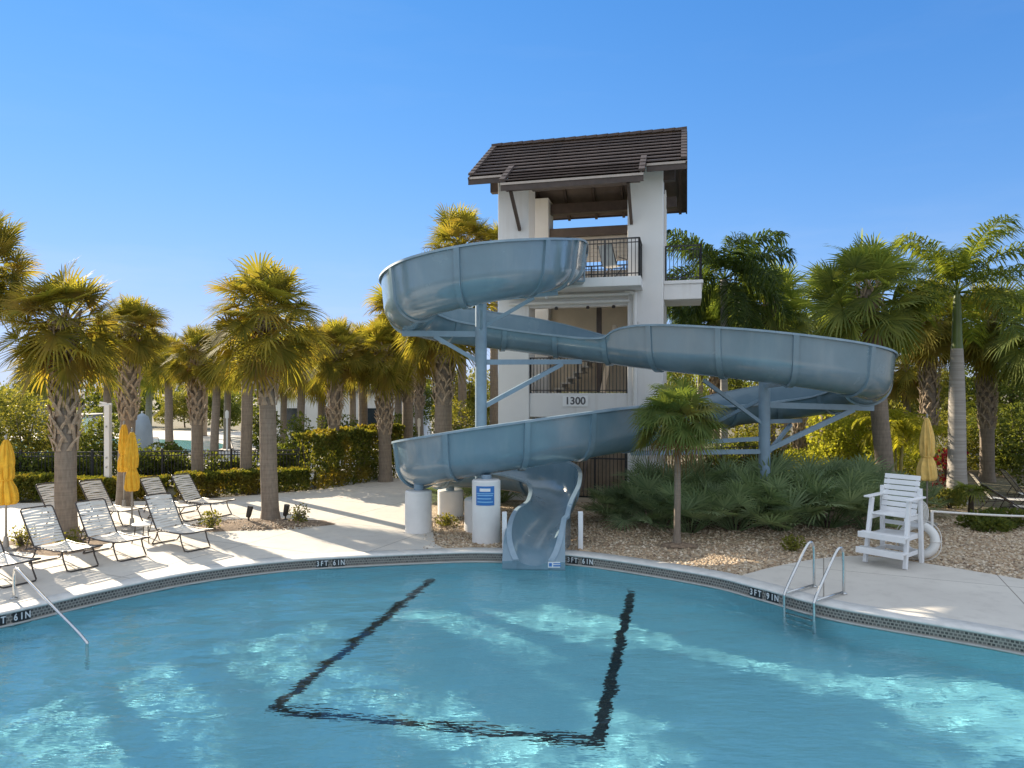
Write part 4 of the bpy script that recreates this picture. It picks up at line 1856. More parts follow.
def bush(px, y, rx, ry, h, label, mat='shrub', n=2600, size=.075, lobes=14, name='bush', cat='bush', X=None, group=None, rr=.42):
    BUSHN[0] += 1
    rnd = random.Random(900 + BUSHN[0])
    t = empty(name, (wx(px, y) if X is None else X, y, 0), rnd.uniform(0, .5), label, cat, group)
    L = mk_lobes(rnd, rx, ry, h, lobes, .12, rr)
    leaf_cloud(n, blob_shape(L), size, BUSHN[0]).build('foliage', M[mat], t)
    stems_mb(rnd, rx, ry, h).build('stems', M['bark'], t, True)
    return t


def hedge(a, b, depth, h, label, seed, n=7000, size=.075, mat='hedge', hvar=.12):
    a, b = Vector((a[0], a[1], 0)), Vector((b[0], b[1], 0))
    L = (b - a).length
    ang_ = math.atan2(b.y - a.y, b.x - a.x)
    t = empty('hedge', a, ang_, label, 'hedge', 'clipped hedges along the fence')

    def shp(rnd):
        u = rnd.uniform(0, L)
        hh = h * (1 + hvar * noise.noise((u * 1.3, seed, 0)) + hvar * .6 * noise.noise((u * 4.1, seed, 5)))
        dd = depth * (1 + .25 * noise.noise((u * 1.6, seed, 9)))
        k = rnd.random()
        if k < .42:
            return Vector((u, rnd.uniform(-.5, .5) * dd, hh - abs(rnd.gauss(0, .09)))), Vector((0, 0, 1))
        if k < .8:
            z = rnd.random() ** .8 * hh
            return Vector((u, -dd / 2 * (1 - .15 * z / hh) + abs(rnd.gauss(0, .08)), z)), Vector((0, -1, .3))
        return Vector((u, rnd.uniform(-.5, .5) * dd, rnd.random() * hh)), Vector((0, 0, .6))
    leaf_cloud(n, shp, size, seed).build('foliage', M[mat], t)
    rnd = random.Random(seed)
    mb = MB()
    for k in range(int(L * 3)):
        u = rnd.uniform(0, L)
        mb.tube([(u, rnd.uniform(-.15, .15), -.03), (u + rnd.uniform(-.15, .15), rnd.uniform(-.2, .2), h * .5), (u + rnd.uniform(-.25, .25), rnd.uniform(-.3, .3) * depth, h * .85)], [.025, .018, .008], 5)
    mb.build('stems', M['bark'], t, True)


hedge((-7.35, 24.8), (-4.85, 28.6), 1.25, 1.95, 'tall sunlit hedge running along the left side of the path', 41, 19000, .11)
hedge((-11.0, 22.9), (-7.2, 24.7), .9, .72, 'low hedge between the slim fence palm and the tall hedge', 42, 9500, .10)
hedge((-14.6, 22.5), (-11.3, 22.9), .8, .62, 'low hedge behind the back row of loungers near the umbrellas', 43, 11000, .10)
hedge((-21, 22.4), (-14.9, 22.5), .9, .75, 'low hedge at the left picture edge behind the loungers', 44, 14000, .10)

# saw palmetto thicket by the slide
SPM = []
for k in range(4):
    rnd = random.Random(500 + k)
    mb = MB()
    for j in range(44):
        az = j * 2.39996 + rnd.uniform(-.3, .3)
        z = rnd.uniform(.3, 2.6)
        d = Vector((math.cos(az), math.sin(az), z))
        fan_leaf(mb, mb, Vector((.15 * math.cos(az), .15 * math.sin(az), .0)), d, rnd.uniform(.7, 1.35), rnd.uniform(.52, .72), 20, rnd, .10, .2, 118, .8, .01)
    SPM.append(mb.mesh('palmetto_fronds', M['palmetto']))
spots = [(650, 18.6, 1.05, 'leftmost saw palmetto, next to the black gate'), (690, 17.3, .95, 'low saw palmetto at the front just right of the small fan palm'),
         (705, 19.2, 1.2, 'saw palmetto behind the small fan palm'), (735, 17.6, 1.05, 'front saw palmetto below the slide post'),
         (752, 19.6, 1.25, 'tall saw palmetto left of the slide post'), (780, 17.6, 1.1, 'silvery saw palmetto at the front of the thicket below the right slide loop'),
         (803, 19.4, 1.25, 'tall saw palmetto right of the slide post'), (826, 18.0, 1.2, 'big silvery saw palmetto left of the lifeguard chair'),
         (855, 19.6, 1.15, 'saw palmetto beside the leaning palm trunk'), (868, 17.6, .85, 'dark saw palmetto just behind the lifeguard chair arm'),
         (620, 18.9, .7, 'small dark saw palmetto in front of the black gate'), (668, 20.2, 1.2, 'saw palmetto at the back beside the tower wall'),
         (905, 20.0, .8, 'low saw palmetto behind the lifeguard chair back'), (840, 21.5, 1.0, 'saw palmetto at the back of the thicket under the right bend'),
         (500, 22.0, 1.0, 'dark saw palmetto at the left foot of the tower'), (462, 22.3, 1.0, 'saw palmetto below the rough trunk left of the tower'),
         (668, 17.9, .8, 'low saw palmetto behind the thin fan palm trunk')]
for i, (px, y, s_, lab) in enumerate(spots):
    t = empty('saw_palmetto', (wx(px, y), y, -.02), i * 1.7, lab, 'palmetto', 'saw palmettos in the planting bed', s_)
    link('frond_cluster', SPM[i % 4], t)
    mb = MB()
    mb.tube([(0, 0, -.03), (.03, .02, .12)], [.10, .07], 8)
    mb.build('stump', M['boots_dark'], t)

# small fan palm in front of the thicket
t = empty('fan_palm', (wx(677, 15.8), 15.8, -.02), 0, 'small fan palm with drooping leaf tips and a thin trunk in front of the thicket', 'palm tree')
trunk_mb(2.75, .075, .07, (.02, 0), 77, 1.5).build('trunk', M['trunk'], t, True)
rnd = random.Random(78)
mb, md = MB(), MB()
for k in range(46):
    f = (k + .5) / 46
    z = 1 - 1.35 * f
    az = k * 2.39996
    h_ = math.sqrt(max(0.02, 1 - z * z))
    fan_leaf(mb, mb, Vector((0, 0, .1 * z)), Vector((h_ * math.cos(az), h_ * math.sin(az), z)), rnd.uniform(.5, .75), rnd.uniform(.55, .68), 26, rnd, .38, .1, 135, .95, .008)
for k in range(8):
    az = k * 2.39996
    fan_leaf(md, md, Vector((0, 0, -.1)), Vector((math.cos(az), math.sin(az), -.5)), .45, .5, 18, rnd, .8, 0, 110, .6, .008)
mb.build('crown', M['chinese_fan'], t, loc=(.02, 0, 2.82))
md.build('dead_fronds', M['sabal_dead'], t, loc=(.02, 0, 2.78))

# ------------------------------------------------------------------ fences
def fence(a, b, h, label, pitch=.115):
    a, b = Vector((a[0], a[1], 0)), Vector((b[0], b[1], 0))
    L = (b - a).length
    t = empty('metal_fence', a, math.atan2(b.y - a.y, b.x - a.x), label, 'fence', 'black metal fences')
    mb = MB()
    for k in range(int(L / pitch)):
        mb.box((k * pitch + .05, 0, h / 2 + .03), (.02, .02, h - .1))
    for z in (.14, h - .16, h - .02):
        mb.box((L / 2, 0, z), (L, .035, .035))
    mb.build('picket_panel', M['black_metal'], t)
    n = max(1, int(round(L / 2.4)))
    for k in range(n + 1):
        mb = MB()
        mb.box((L * k / n, 0, h / 2 + .02), (.065, .065, h + .10))
        mb.build('post', M['black_metal'], t)
    return t


fence((-22, 24.1), (-7.8, 25.6), 1.32, 'long black metal picket fence behind the low hedges on the left')
fence((-5.2, 31.5), (-.9, 27.4), 1.32, 'black metal picket fence across the far end of the path')
fence((5.0, 23.2), (9.5, 25.5), 1.5, 'black metal picket fence right of the tower behind the palmettos')

# dark shrubs behind the fence
for (px, y, rx, ry, h, lab, mt, n) in (
        (25, 27.5, 2.0, 1.5, 3.3, 'big olive bush behind the fence near the left picture edge', 'shrub', 7000),
        (-40, 27, 2.2, 1.5, 3.6, 'big bush behind the fence cut by the left picture edge', 'shrub', 6000),
        (100, 27.5, 1.2, 1.0, 2.7, 'dark round bush behind the white shower post', 'tree', 5000),
        (165, 31.5, .9, .7, 1.2, 'dark bush between the folded grey cabana and the slim fence palm', 'tree', 3500),
        (262, 36.0, 1.0, .9, 2.6, 'tall dark bush at the left end of the long white building', 'tree', 4500),
        (342, 38.0, 1.6, .9, 2.2, 'dark bush in front of the long white building near the tall hedge', 'tree', 4500),
        (400, 34.0, 1.3, .9, 2.4, 'dark bush beyond the end of the tall hedge', 'tree', 4500),
        (72, 30.0, 1.2, 1.0, 1.6, 'olive bush between the stout front palm and the shower post', 'shrub', 5000),
        (300, 30.0, .9, .9, 2.4, 'conical bush beside the long white building', 'tree', 3500),
        (283, 27.5, .7, .6, 1.5, 'small dark bush behind the fence right of the mulch bed palm', 'tree', 2200),
        (60, 25.3, 1.8, .6, 1.3, 'dark shrub mass inside the fence behind the stout front palm', 'tree', 5000),
        (155, 25.6, 1.6, .6, 1.25, 'dark shrub mass inside the fence behind the yellow umbrellas', 'tree', 5000),
        (225, 26.0, 1.3, .6, 1.1, 'dark shrub mass inside the fence left of the mulch bed palm', 'tree', 4000),
        (5, 24.9, 1.7, .5, 1.25, 'dark shrub mass inside the fence at the left picture edge', 'tree', 4500)):
    bush(px, y, rx, ry, h, lab, mt, n, .12, 18)

# bushes on the right
for (px, y, rx, ry, h, lab, mt, n, sz) in (
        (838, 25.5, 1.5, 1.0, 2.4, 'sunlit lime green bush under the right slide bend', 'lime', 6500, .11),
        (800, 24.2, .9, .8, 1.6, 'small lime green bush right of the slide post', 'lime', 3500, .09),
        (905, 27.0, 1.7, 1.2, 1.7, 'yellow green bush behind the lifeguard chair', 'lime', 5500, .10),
        (948, 25.0, .45, .4, 1.35, 'red leaved croton behind the closed umbrella', 'croton', 380, .12),
        (950, 20.9, .6, .4, .5, 'low dark shrub at the foot of the royal palm', 'shrub', 2000, .08),
        (1000, 17.9, 1.2, .6, .5, 'low grassy shrub below the white rope on the right', 'tree', 3500, .09),
        (890, 20.6, .7, .5, .65, 'low shrub between the lifeguard chair and the leaning palm', 'tree', 2000, .08),
        (1015, 29.0, 1.6, 1.2, 3.0, 'dark bush behind the right loungers', 'tree', 6500, .12),
        (960, 31.0, 2.0, 1.2, 2.6, 'olive bush behind the royal palm', 'shrub', 6000, .12),
        (770, 27.5, 1.8, 1.2, 2.3, 'olive bush behind the slide post', 'shrub', 5500, .12),
        (735, 25.0, 1.3, .8, 1.9, 'dark bush right of the tower foot', 'tree', 4000, .11),
        (860, 31.0, 2.2, 1.4, 3.0, 'olive bush under the leaning palm crown', 'shrub', 6500, .12),
        (1060, 23.0, 1.3, 1.2, 3.4, 'dark green bush cut by the right picture edge', 'tree', 6000, .12),
        (478, 26.5, 1.0, .8, 2.0, 'dark bush left of the tower behind the slide post', 'tree', 3500, .11),
        (455, 31.0, 1.4, 1.2, 3.0, 'olive bush behind the path left of the tower', 'shrub', 4500, .12)):
    bush(px, y, rx, ry, h, lab, mt, n, sz, 16)

# small plants in the beds
for (px, y, rx, h, lab) in ((300, 18.35, .26, .42, 'small yellow green shrub right of the spotlights in the mulch bed'),
                            (211, 17.5, .22, .40, 'small shrub at the left end of the mulch bed'),
                            (67, 15.4, .24, .38, 'small thin shrub at the foot of the stout front palm'),
                            (22, 15.6, .26, .42, 'small dry shrub by the leftmost yellow umbrella'),
                            (792, 15.4, .28, .25, 'grassy green tuft on the gravel left of the pool ladder'),
                            (448, 18.2, .25, .22, 'small green tuft on the gravel between the white pedestals')):
    bush(px, y, rx, rx, h, lab, 'shrub', 420, .06, 8, 'small_shrub', 'shrub', rr=.5)

# small fan palm at the foot of the royal palm
t = empty('young_palm', (wx(971, 19.6), 19.6, -.03), 0, 'knee high young palm in front of the royal palm trunk', 'palm')
rnd = random.Random(61)
mb = MB()
for k in range(18):
    az = k * 2.39996
    fan_leaf(mb, mb, Vector((0, 0, .7)), Vector((math.cos(az), math.sin(az), rnd.uniform(-.1, 1.2))), .28, .42, 18, rnd, .5, .1, 120, .7, .008)
mb.build('fronds', M['sabal_cool'], t)
trunk_mb(.75, .07, .06, (0, 0), 9).build('trunk', M['boots_dark'], t, True)


# ------------------------------------------------------------------ background trees
def tree(px, y, h, r, label, seed, mat='tree', n=9000, size=.16, group='broad leaved trees in the background', X=None):
    rnd = random.Random(seed)
    t = empty('broadleaf_tree', (wx(px, y) if X is None else X, y, -.05), rnd.uniform(0, 6), label, 'tree', group)
    mb = MB()
    mb.tube([(0, 0, -.05), (.1, .05, h * .25), (.05, -.05, h * .5), (.1, .1, h * .85)], [.022 * h, .018 * h, .013 * h, .004 * h], 9)
    for k in range(9):
        a = k * 2.4 + rnd.uniform(-.3, .3)
        z0 = h * rnd.uniform(.22, .6)
        e = Vector((math.cos(a) * r * .75, math.sin(a) * r * .75, z0 + h * rnd.uniform(.15, .35)))
        m_ = Vector((e.x * .45, e.y * .45, z0 + (e.z - z0) * .35))
        mb.tube([(.05, 0, z0), m_, e], [.009 * h, .006 * h, .002 * h], 6)
    mb.build('trunk', M['bark'], t, True)
    L = []
    for k in range(24):
        a, q = rnd.uniform(0, 6.28), math.sqrt(rnd.random()) * .8
        z = h * rnd.uniform(.28, .9)
        q *= math.sin(min(1, (1.05 - z / h) * 2.2) * PI / 2)
        k_ = r * rnd.uniform(.22, .40)
        L.append(((r * q * math.cos(a), r * q * math.sin(a), z), (k_, k_, k_ * .75)))
    leaf_cloud(n, blob_shape(L), size, seed).build('crown', M[mat], t)
    return t


for i, (px, y, h, r, lab, mt) in enumerate((
        (1010, 36, 5.4, 2.8, 'dark tree behind the pale patched palm on the right', 'tree'),
        (930, 42, 4.6, 2.6, 'olive tree far behind the royal palm', 'shrub'),
        (862, 44, 5.0, 2.8, 'olive tree far behind the leaning palm', 'tree'),
        (800, 42, 5.6, 3.0, 'tree far behind the right slide post', 'shrub'),
        (735, 41, 5.6, 3.0, 'tree behind the right side of the tower', 'tree'),
        (1075, 32, 6.0, 3.0, 'tree cut by the right picture edge', 'tree'),
        (690, 48, 5.5, 3.0, 'distant tree just right of the tower wall', 'shrub'),
        (468, 46, 5.2, 2.8, 'distant tree just left of the tower wall', 'shrub'),
        (415, 52, 4.6, 2.8, 'distant tree above the end of the path', 'tree'),
        (15, 62, 3.4, 3.0, 'distant tree at the left picture edge beyond the second pool', 'shrub'),
        (120, 70, 3.0, 2.6, 'distant small tree right of the far house', 'tree'),
        (185, 66, 3.2, 2.6, 'distant tree beyond the turquoise second pool', 'shrub'),
        (225, 60, 3.2, 2.2, 'distant tree left of the long white building', 'tree'),
        (-60, 48, 5.5, 3.0, 'tree beyond the left picture edge', 'tree'))):
    tree(px, y, h, r, lab, 700 + i, mt)
# far tree line along the horizon
rnd = random.Random(4)
LT = []
for k in range(150):
    x = -170 + 340 * k / 149 + rnd.uniform(-1.5, 1.5)
    y = 105 + rnd.uniform(-6, 6)
    r_ = rnd.uniform(1.6, 3.0)
    LT.append(((x, y, rnd.uniform(1.2, 2.6)), (2.8, 2.8, r_)))
o = leaf_cloud(30000, blob_shape(LT), .8, 4).build('treeline', M['tree'])
tag(o, 'low dark line of trees along the horizon', 'trees', kind='stuff')

# ------------------------------------------------------------------ buildings beyond the fence
def building(name, x0, x1, y0, y1, h, label, wall, roof_h, over=.4, wins=()):
    t = empty(name, ((x0 + x1) / 2, y0, 0), 0, label, 'building')
    wd, dp = x1 - x0, y1 - y0
    mb = MB()
    mb.box2((-wd / 2, 0, -.1), (wd / 2, dp, h))
    mb.build('wall', wall, t)
    mb = MB()
    if roof_h > .5:
        a, b, c, d = (-wd / 2 - over, -over, h), (wd / 2 + over, -over, h), (wd / 2 + over, dp + over, h), (-wd / 2 - over, dp + over, h)
        e, f = (-wd / 2 + dp * .4, dp / 2, h + roof_h), (wd / 2 - dp * .4, dp / 2, h + roof_h)
        mb.add([a, b, c, d, e, f], [(0, 1, 5, 4), (1, 2, 5), (2, 3, 4, 5), (3, 0, 4), (3, 2, 1, 0)])
    else:
        mb.box2((-wd / 2 - over, -over, h + .002), (wd / 2 + over, dp + over, h + roof_h))
    mb.build('roof', M['grey_roof'], t)
    for (u, z, w_, h_) in wins:
        mb = MB()
        mb.box((u, -.03, z), (w_ + .2, .05, h_ + .2))
        f = mb.build('window', M['white_wall'], t)
        mb = MB()
        mb.box((u, -.06, z), (w_, .03, h_))
        mb.build('pane', M['glass_dark'], f)
    return t


building('house', wx(70, 130), wx(112, 130), 130, 139, 1.9, 'far white house with a dark hipped roof left of the white shower post', M['white_wall'], 2.0, .6, ((-1.8, 1.2, 1.6, 1.0), (1.5, 1.2, 1.6, 1.0)))
building('clubhouse', wx(268, 50), wx(420, 50), 50, 57, 3.3, 'long white building behind the palms left of the path', M['white_wall'], .25, .3, ((-3.5, 1.4, 1.4, 1.6), (-1.0, 1.4, 1.4, 1.6), (2.0, 1.4, 1.4, 1.6)))
building('pavilion', wx(30, 58), wx(78, 58), 58, 63, 1.2, 'low grey roofed pavilion behind the big olive bush', M['white_wall'], .22, .3, ())
building('garden_wall', wx(72, 50), wx(88, 50), 50, 50.5, 1.5, 'pale wall panel between the far pool and the stout front palm', M['white_wall'], .06, .05, ())


def cabana(px, y, label, ang=0):
    t = empty('cabana', (wx(px, y), y, 0), ang, label, 'cabana', 'folded cabanas by the second pool')
    mb = MB()
    mb.lathe([(.42, .05), (.45, .8), (.40, 1.7), (.25, 2.25), (.05, 2.4)], 14, (0, 0, 0), lambda r, z, a: r * (1 + .12 * math.sin(5 * a)))
    mb.build('cover', M['grey_wall'], t, True)
    mb = MB()
    mb.tube([(0, 0, -.03), (0, 0, 2.5)], .04, 8)
    mb.build('pole', M['white_plastic'], t)


cabana(142, 33, 'folded grey cabana beside the turquoise far pool')

# white shower post
t = empty('shower_post', (wx(108, 22.6), 22.6, 0), 0, 'white outdoor shower post with a short cross arm behind the loungers', 'shower')
mb = MB()
mb.box((0, 0, 1.5), (.17, .17, 3.05))
bevel(mb.build('post', M['white_plastic'], t), .012)
mb = MB()
mb.bar((-.28, 0, 3.0), (.12, 0, 3.05), .07)
mb.bar((-.05, 0, 3.06), (-.26, 0, 3.10), .05)
mb.build('shower_arm', M['white_plastic'], t)
mb = MB()
for z in (1.0, 1.3, 2.3):
    mb.lathe([(.02, 0), (.035, .02), (.02, .05)], 10, (.0, -.10, z))
mb.build('valve_row', M['steel'], t)

# white railing posts / poles beyond the fence
for (px, y, h, lab) in ((227, 31, 2.6, 'thin white pole beyond the fence left of the mulch bed palm'), (419, 29.8, 2.3, 'thin white pole beyond the path under the far palm')):
    mb = MB()
    mb.tube([(0, 0, -.05), (0, 0, h)], .045, 8)
    mb.box((0, 0, h - .2), (.12, .12, .3))
    o = mb.build('white_pole', M['white_plastic'], loc=(wx(px, y), y, 0))
    tag(o, lab, 'pole')


# ------------------------------------------------------------------ loungers
def strap_mesh(sections, width, pitch, sw, seed):
    """sections: polyline in (x, z); straps laid across it"""
    rnd = random.Random(seed)
    mb = MB()
    pl = [Vector((p[0], 0, p[1])) for p in sections]
    cum = [0]
    for a, b in zip(pl, pl[1:]):
        cum.append(cum[-1] + (b - a).length)

    def at(s):
        s = min(max(s, 0), cum[-1])
        for i in range(len(pl) - 1):
            if s <= cum[i + 1] + 1e-9:
                return pl[i].lerp(pl[i + 1], (s - cum[i]) / (cum[i + 1] - cum[i])), (pl[i + 1] - pl[i]).normalized()
    n = int(cum[-1] / pitch)
    for k in range(n):
        s = (k + .5) * cum[-1] / n
        rows = []
        ph = rnd.uniform(0, 6)
        for j in range(9):
            v = -1 + 2 * j / 8
            y = v * width / 2
            c, tg = at(s + .010 * math.sin(ph + v * 2.5))
            nrm = Vector((-tg.z, 0, tg.x))
            sag = -.022 * (1 - v * v)
            w_ = sw * (1 + .10 * math.sin(ph * 2 + v * 4))
            for e in (-1, 1):
                q = c + tg * e * w_ / 2 + nrm * (sag - .004 * abs(e))
                rows.append((q.x, y, q.z))
        f = []
        for j in range(8):
            a = j * 2
            f.append((a, a + 1, a + 3, a + 2))
        mb.add(rows, f)
    return mb


SEAT = [(0, .40), (.35, .375), (.7, .375), (1.0, .39), (1.22, .42)]
BACK = [(0, .40), (-.24, .74), (-.46, 1.06)]
BACKF = [(0, .40), (-.36, .66), (-.72, .90)]


def lounger_meshes(back, mat, tag_):
    d = {}
    d['seat_straps'] = strap_mesh(SEAT, .60, .058, .050, 1).mesh('seat_straps', mat)
    d['back_straps'] = strap_mesh(back, .60, .058, .050, 2).mesh('back_straps', mat)
    mb = MB()
    p = [(x, .31, z) for x, z in SEAT] + [(1.27, .27, .425), (1.28, 0, .425), (1.27, -.27, .425)] + [(x, -.31, z) for x, z in SEAT[::-1]]
    mb.tube(p, .016, 8)
    d['seat_frame'] = mb.mesh('seat_frame', M['bronze'], True)
    mb = MB()
    bx, bz = back[-1]
    p = [(x, .31, z) for x, z in back] + [(bx - .02, .28, bz + .03), (bx - .025, 0, bz + .035), (bx - .02, -.28, bz + .03)] + [(x, -.31, z) for x, z in back[::-1]]
    mb.tube(p, .016, 8)
    mb.tube([(-.14, .31, .40 + .62 * .3), (-.28, .31, .30)], .011, 6)
    mb.tube([(-.14, -.31, .40 + .62 * .3), (-.28, -.31, .30)], .011, 6)
    d['back_frame'] = mb.mesh('back_frame', M['bronze'], True)
    for nm, x, dx in (('leg', .92, .18), ('leg ', .08, -.26)):
        mb = MB()
        z = .385
        p = [(x, .30, z), (x + dx * .35, .30, .2), (x + dx, .30, .03), (x + dx + (.05 if dx > 0 else -.05), .26, .017), (x + dx + (.06 if dx > 0 else -.06), 0, .017),
             (x + dx + (.05 if dx > 0 else -.05), -.26, .017), (x + dx, -.30, .03), (x + dx * .35, -.30, .2), (x, -.30, z)]
        mb.tube(p, .015, 8)
        d[nm] = mb.mesh('leg', M['bronze'], True)
    mb = MB()
    mb.tube([(-.30, .31, .30), (.1, .31, .34), (.3, .31, .37)], .012, 6)
    mb.tube([(-.30, -.31, .30), (.1, -.31, .34), (.3, -.31, .37)], .012, 6)
    mb.tube([(-.30, .31, .30), (-.30, -.31, .30)], .012, 6)
    d['recline_frame'] = mb.mesh('recline_frame', M['bronze'], True)
    return d


LM = lounger_meshes(BACK, M['strap'], 'a')
LT2 = lounger_meshes(BACKF, M['strap_tan'], 'b')


def lounger(x, y, dx, dy, label, group='white strap loungers on the left deck', md=None, cat='lounger', z=0):
    t = empty('sun_lounger', (x, y, z), math.atan2(dy, dx), label, cat, group)
    for nm, me in (md or LM).items():
        link(nm.strip(), me, t)
    return t


lounger(-9.36, 14.18, 1.03, -.53, 'white strap lounger in the front row directly before the stout palm trunk')
lounger(-8.81, 15.05, 1.15, -.68, 'white strap lounger between the stout palm trunk and the small table')
lounger(-7.8, 15.93, .93, -.62, 'white strap lounger at the right end of the front row beside the umbrella table')
lounger(-9.85, 13.1, 1.1, -.58, 'white strap lounger cut off by the left picture edge')
for (x, y, lab) in ((-11.55, 17.9, 'white strap lounger in the back row hidden behind the stout palm trunk'),
                    (-10.85, 18.55, 'white strap lounger in the back row right of the stout palm trunk'),
                    (-9.6, 19.2, 'white strap lounger in the back row right of the two umbrellas'),
                    (-9.05, 19.85, 'white strap lounger at the right end of the back row by the low hedge')):
    lounger(x, y, .93, -.36, lab)
# loungers on the right
for (px, y, lab) in ((990, 20.4, 'lounger with raised back just right of the royal palm trunk'), (1021, 21.2, 'lounger with raised back at the right picture edge'),
                     (1016, 18.9, 'low lounger in front of the two raised ones on the right')):
    lounger(wx(px, y), y, .9, -.32, lab, 'loungers on the right', LT2 if y < 19 else LM, z=-.03)


# tables
def side_table(x, y, label, r=.29, h=.43):
    t = empty('side_table', (x, y, 0), .3, label, 'table', 'small round tables by the loungers')
    mb = MB()
    mb.lathe([(r - .02, h - .03), (r, h - .02), (r, h - .005), (r - .015, h)], 26)
    smooth_angle(mb.build('tabletop', M['white_plastic'], t), 40)
    for k in range(4):
        a = k * PI / 2 + .4
        mb = MB()
        mb.tube([(r * .75 * math.cos(a), r * .75 * math.sin(a), h - .035), (r * .8 * math.cos(a), r * .8 * math.sin(a), .2), (r * 1.0 * math.cos(a), r * 1.0 * math.sin(a), .0)], .012, 7)
        mb.build('leg', M['bronze'], t, True)


side_table(-8.45, 16.15, 'round white topped table with dark legs under the right hand yellow umbrella')
side_table(-10.3, 20.2, 'round table in the back row beside the far umbrella pole')


# umbrellas
def umbrella(x, y, z_top, z_bot, label, mat='canvas', w=.2, seed=1, tie=.62, z=0):
    t = empty('closed_umbrella', (x, y, z), seed * 1.3, label, 'umbrella', 'closed yellow umbrellas')
    mb = MB()
    mb.tube([(0, 0, 0), (0, 0, z_top + .02)], .022, 10)
    mb.build('pole', M['pole'], t, True)
    L = z_top - z_bot
    prof = [(.02, z_top), (.05, z_top - .04), (w * .55, z_top - .15 * L), (w * .80, z_top - .38 * L), (w * .72, z_top - (tie - .03) * L), (w * .55, z_top - tie * L),
            (w * .60, z_top - (tie + .03) * L), (w * .92, z_top - (tie + .15) * L), (w * 1.05, z_bot + .08), (w * .85, z_bot)]
    prof = [(a[0], a[1]) for a in spline(prof, 4)]
    rnd = random.Random(seed)
    ph = rnd.uniform(0, 6)

    def fl_(r, z, a):
        f8 = abs(math.sin(4 * a + ph + .5 * math.sin(z * 5)))
        return r * (.72 + .42 * f8 + .10 * math.sin(15 * a + z * 4 + ph) + .10 * math.sin(2 * a + z * 3 + ph))
    mb.__init__()
    mb.lathe(prof, 64, (0, 0, 0), fl_)
    mb.build('canopy', M[mat], t, True)
    mb = MB()
    mb.lathe([(w * .64, z_top - (tie + .012) * L), (w * .68, z_top - tie * L), (w * .64, z_top - (tie - .012) * L)], 24)
    mb.build('tie_strap', M[mat], t, True)
    mb = MB()
    mb.lathe([(.012, z_top), (.03, z_top + .04), (.02, z_top + .08), (.005, z_top + .11)], 12)
    mb.build('finial', M['pole'], t, True)
    mb = MB()
    mb.lathe([(.24, 0), (.24, .05), (.06, .08), (.045, .3)], 22)
    smooth_angle(mb.build('base', M['pole'], t), 40)
    return t


umbrella(wx(6, 15.3), 15.3, 2.42, 1.0, 'closed yellow umbrella at the left picture edge', w=.19, seed=1)
umbrella(wx(132, 17.5), 17.5, 2.45, .98, 'closed yellow umbrella with its pole through the round table, nearer of the pair', w=.155, seed=2)
umbrella(wx(124, 20.4), 20.4, 2.5, 1.12, 'closed yellow umbrella partly hidden behind the nearer one of the pair', w=.155, seed=3)
umbrella(wx(927, 18.2), 18.2, 2.78, 1.15, 'closed faded yellow umbrella behind the lifeguard chair', 'canvas_tan', w=.19, seed=4)

# ------------------------------------------------------------------ lifeguard chair
fa = math.atan2(-.64, -.77)          # facing
ch = empty('lifeguard_chair', (7.75, 14.22, 0), fa + PI / 2, 'white wooden lifeguard chair with slatted back at the edge of the right deck', 'chair')
# local frame: x to the right of the sitter's view from front, y = back, facing -y
W2 = .38


def cp(name, mb):
    return bevel(mb.build(name, M['white_paint'], ch), .008)


for s in (-1, 1):
    mb = MB()
    mb.bar((s * W2, -.42, 0), (s * W2 * .93, -.16, 1.30), .07, .10, (0, 1, 0))
    cp('front_leg', mb)
    mb = MB()
    mb.bar((s * W2, .40, 0), (s * W2 * .95, .36, 1.50), .07, .10, (0, 1, 0))
    cp('rear_leg', mb)
    mb = MB()
    mb.box((s * (W2 + .01), .06, 1.325), (.12, .78, .035))
    cp('armrest', mb)
    for (z, y0, y1) in ((.22, -.44, .40), (.54, -.36, .39), (.92, -.27, .38)):
        mb = MB()
        mb.box((s * (W2 - .062), (y0 + y1) / 2, z), (.035, y1 - y0, .085))
        cp('side_rail', mb)
for (z, y, dp) in ((.32, -.55, .22), (.62, -.46, .22)):
    mb = MB()
    mb.box((0, y - .005, z), (.90, dp, .035))
    mb.box((0, y - dp / 2 - .018, z - .03), (.90, .03, .12))
    cp('step', mb)
mb = MB()
for k in range(5):
    mb.box((0, -.2 + .115 * k, .985), (.70, .10, .03))
cp('seat', mb)
mb = MB()
for k in range(7):
    f = k / 6
    mb.bar((-.345, .24 + .20 * f, 1.04 + .66 * f), (.345, .24 + .20 * f, 1.04 + .66 * f), .026, .098, Vector((0, .29, .957)))
for x in (-.28, .28):
    mb.bar((x, .262, 1.0), (x, .49, 1.74), .05, .03)
cp('backrest', mb)
for (z, y) in ((.22, .40), (.75, .385), (.2, -.37)):
    mb = MB()
    mb.box((0, y, z), (.72, .035, .085))
    cp('cross_rail', mb)
mb = MB()
mb.box((0, .02, .585), (.66, .70, .03))
cp('platform', mb)

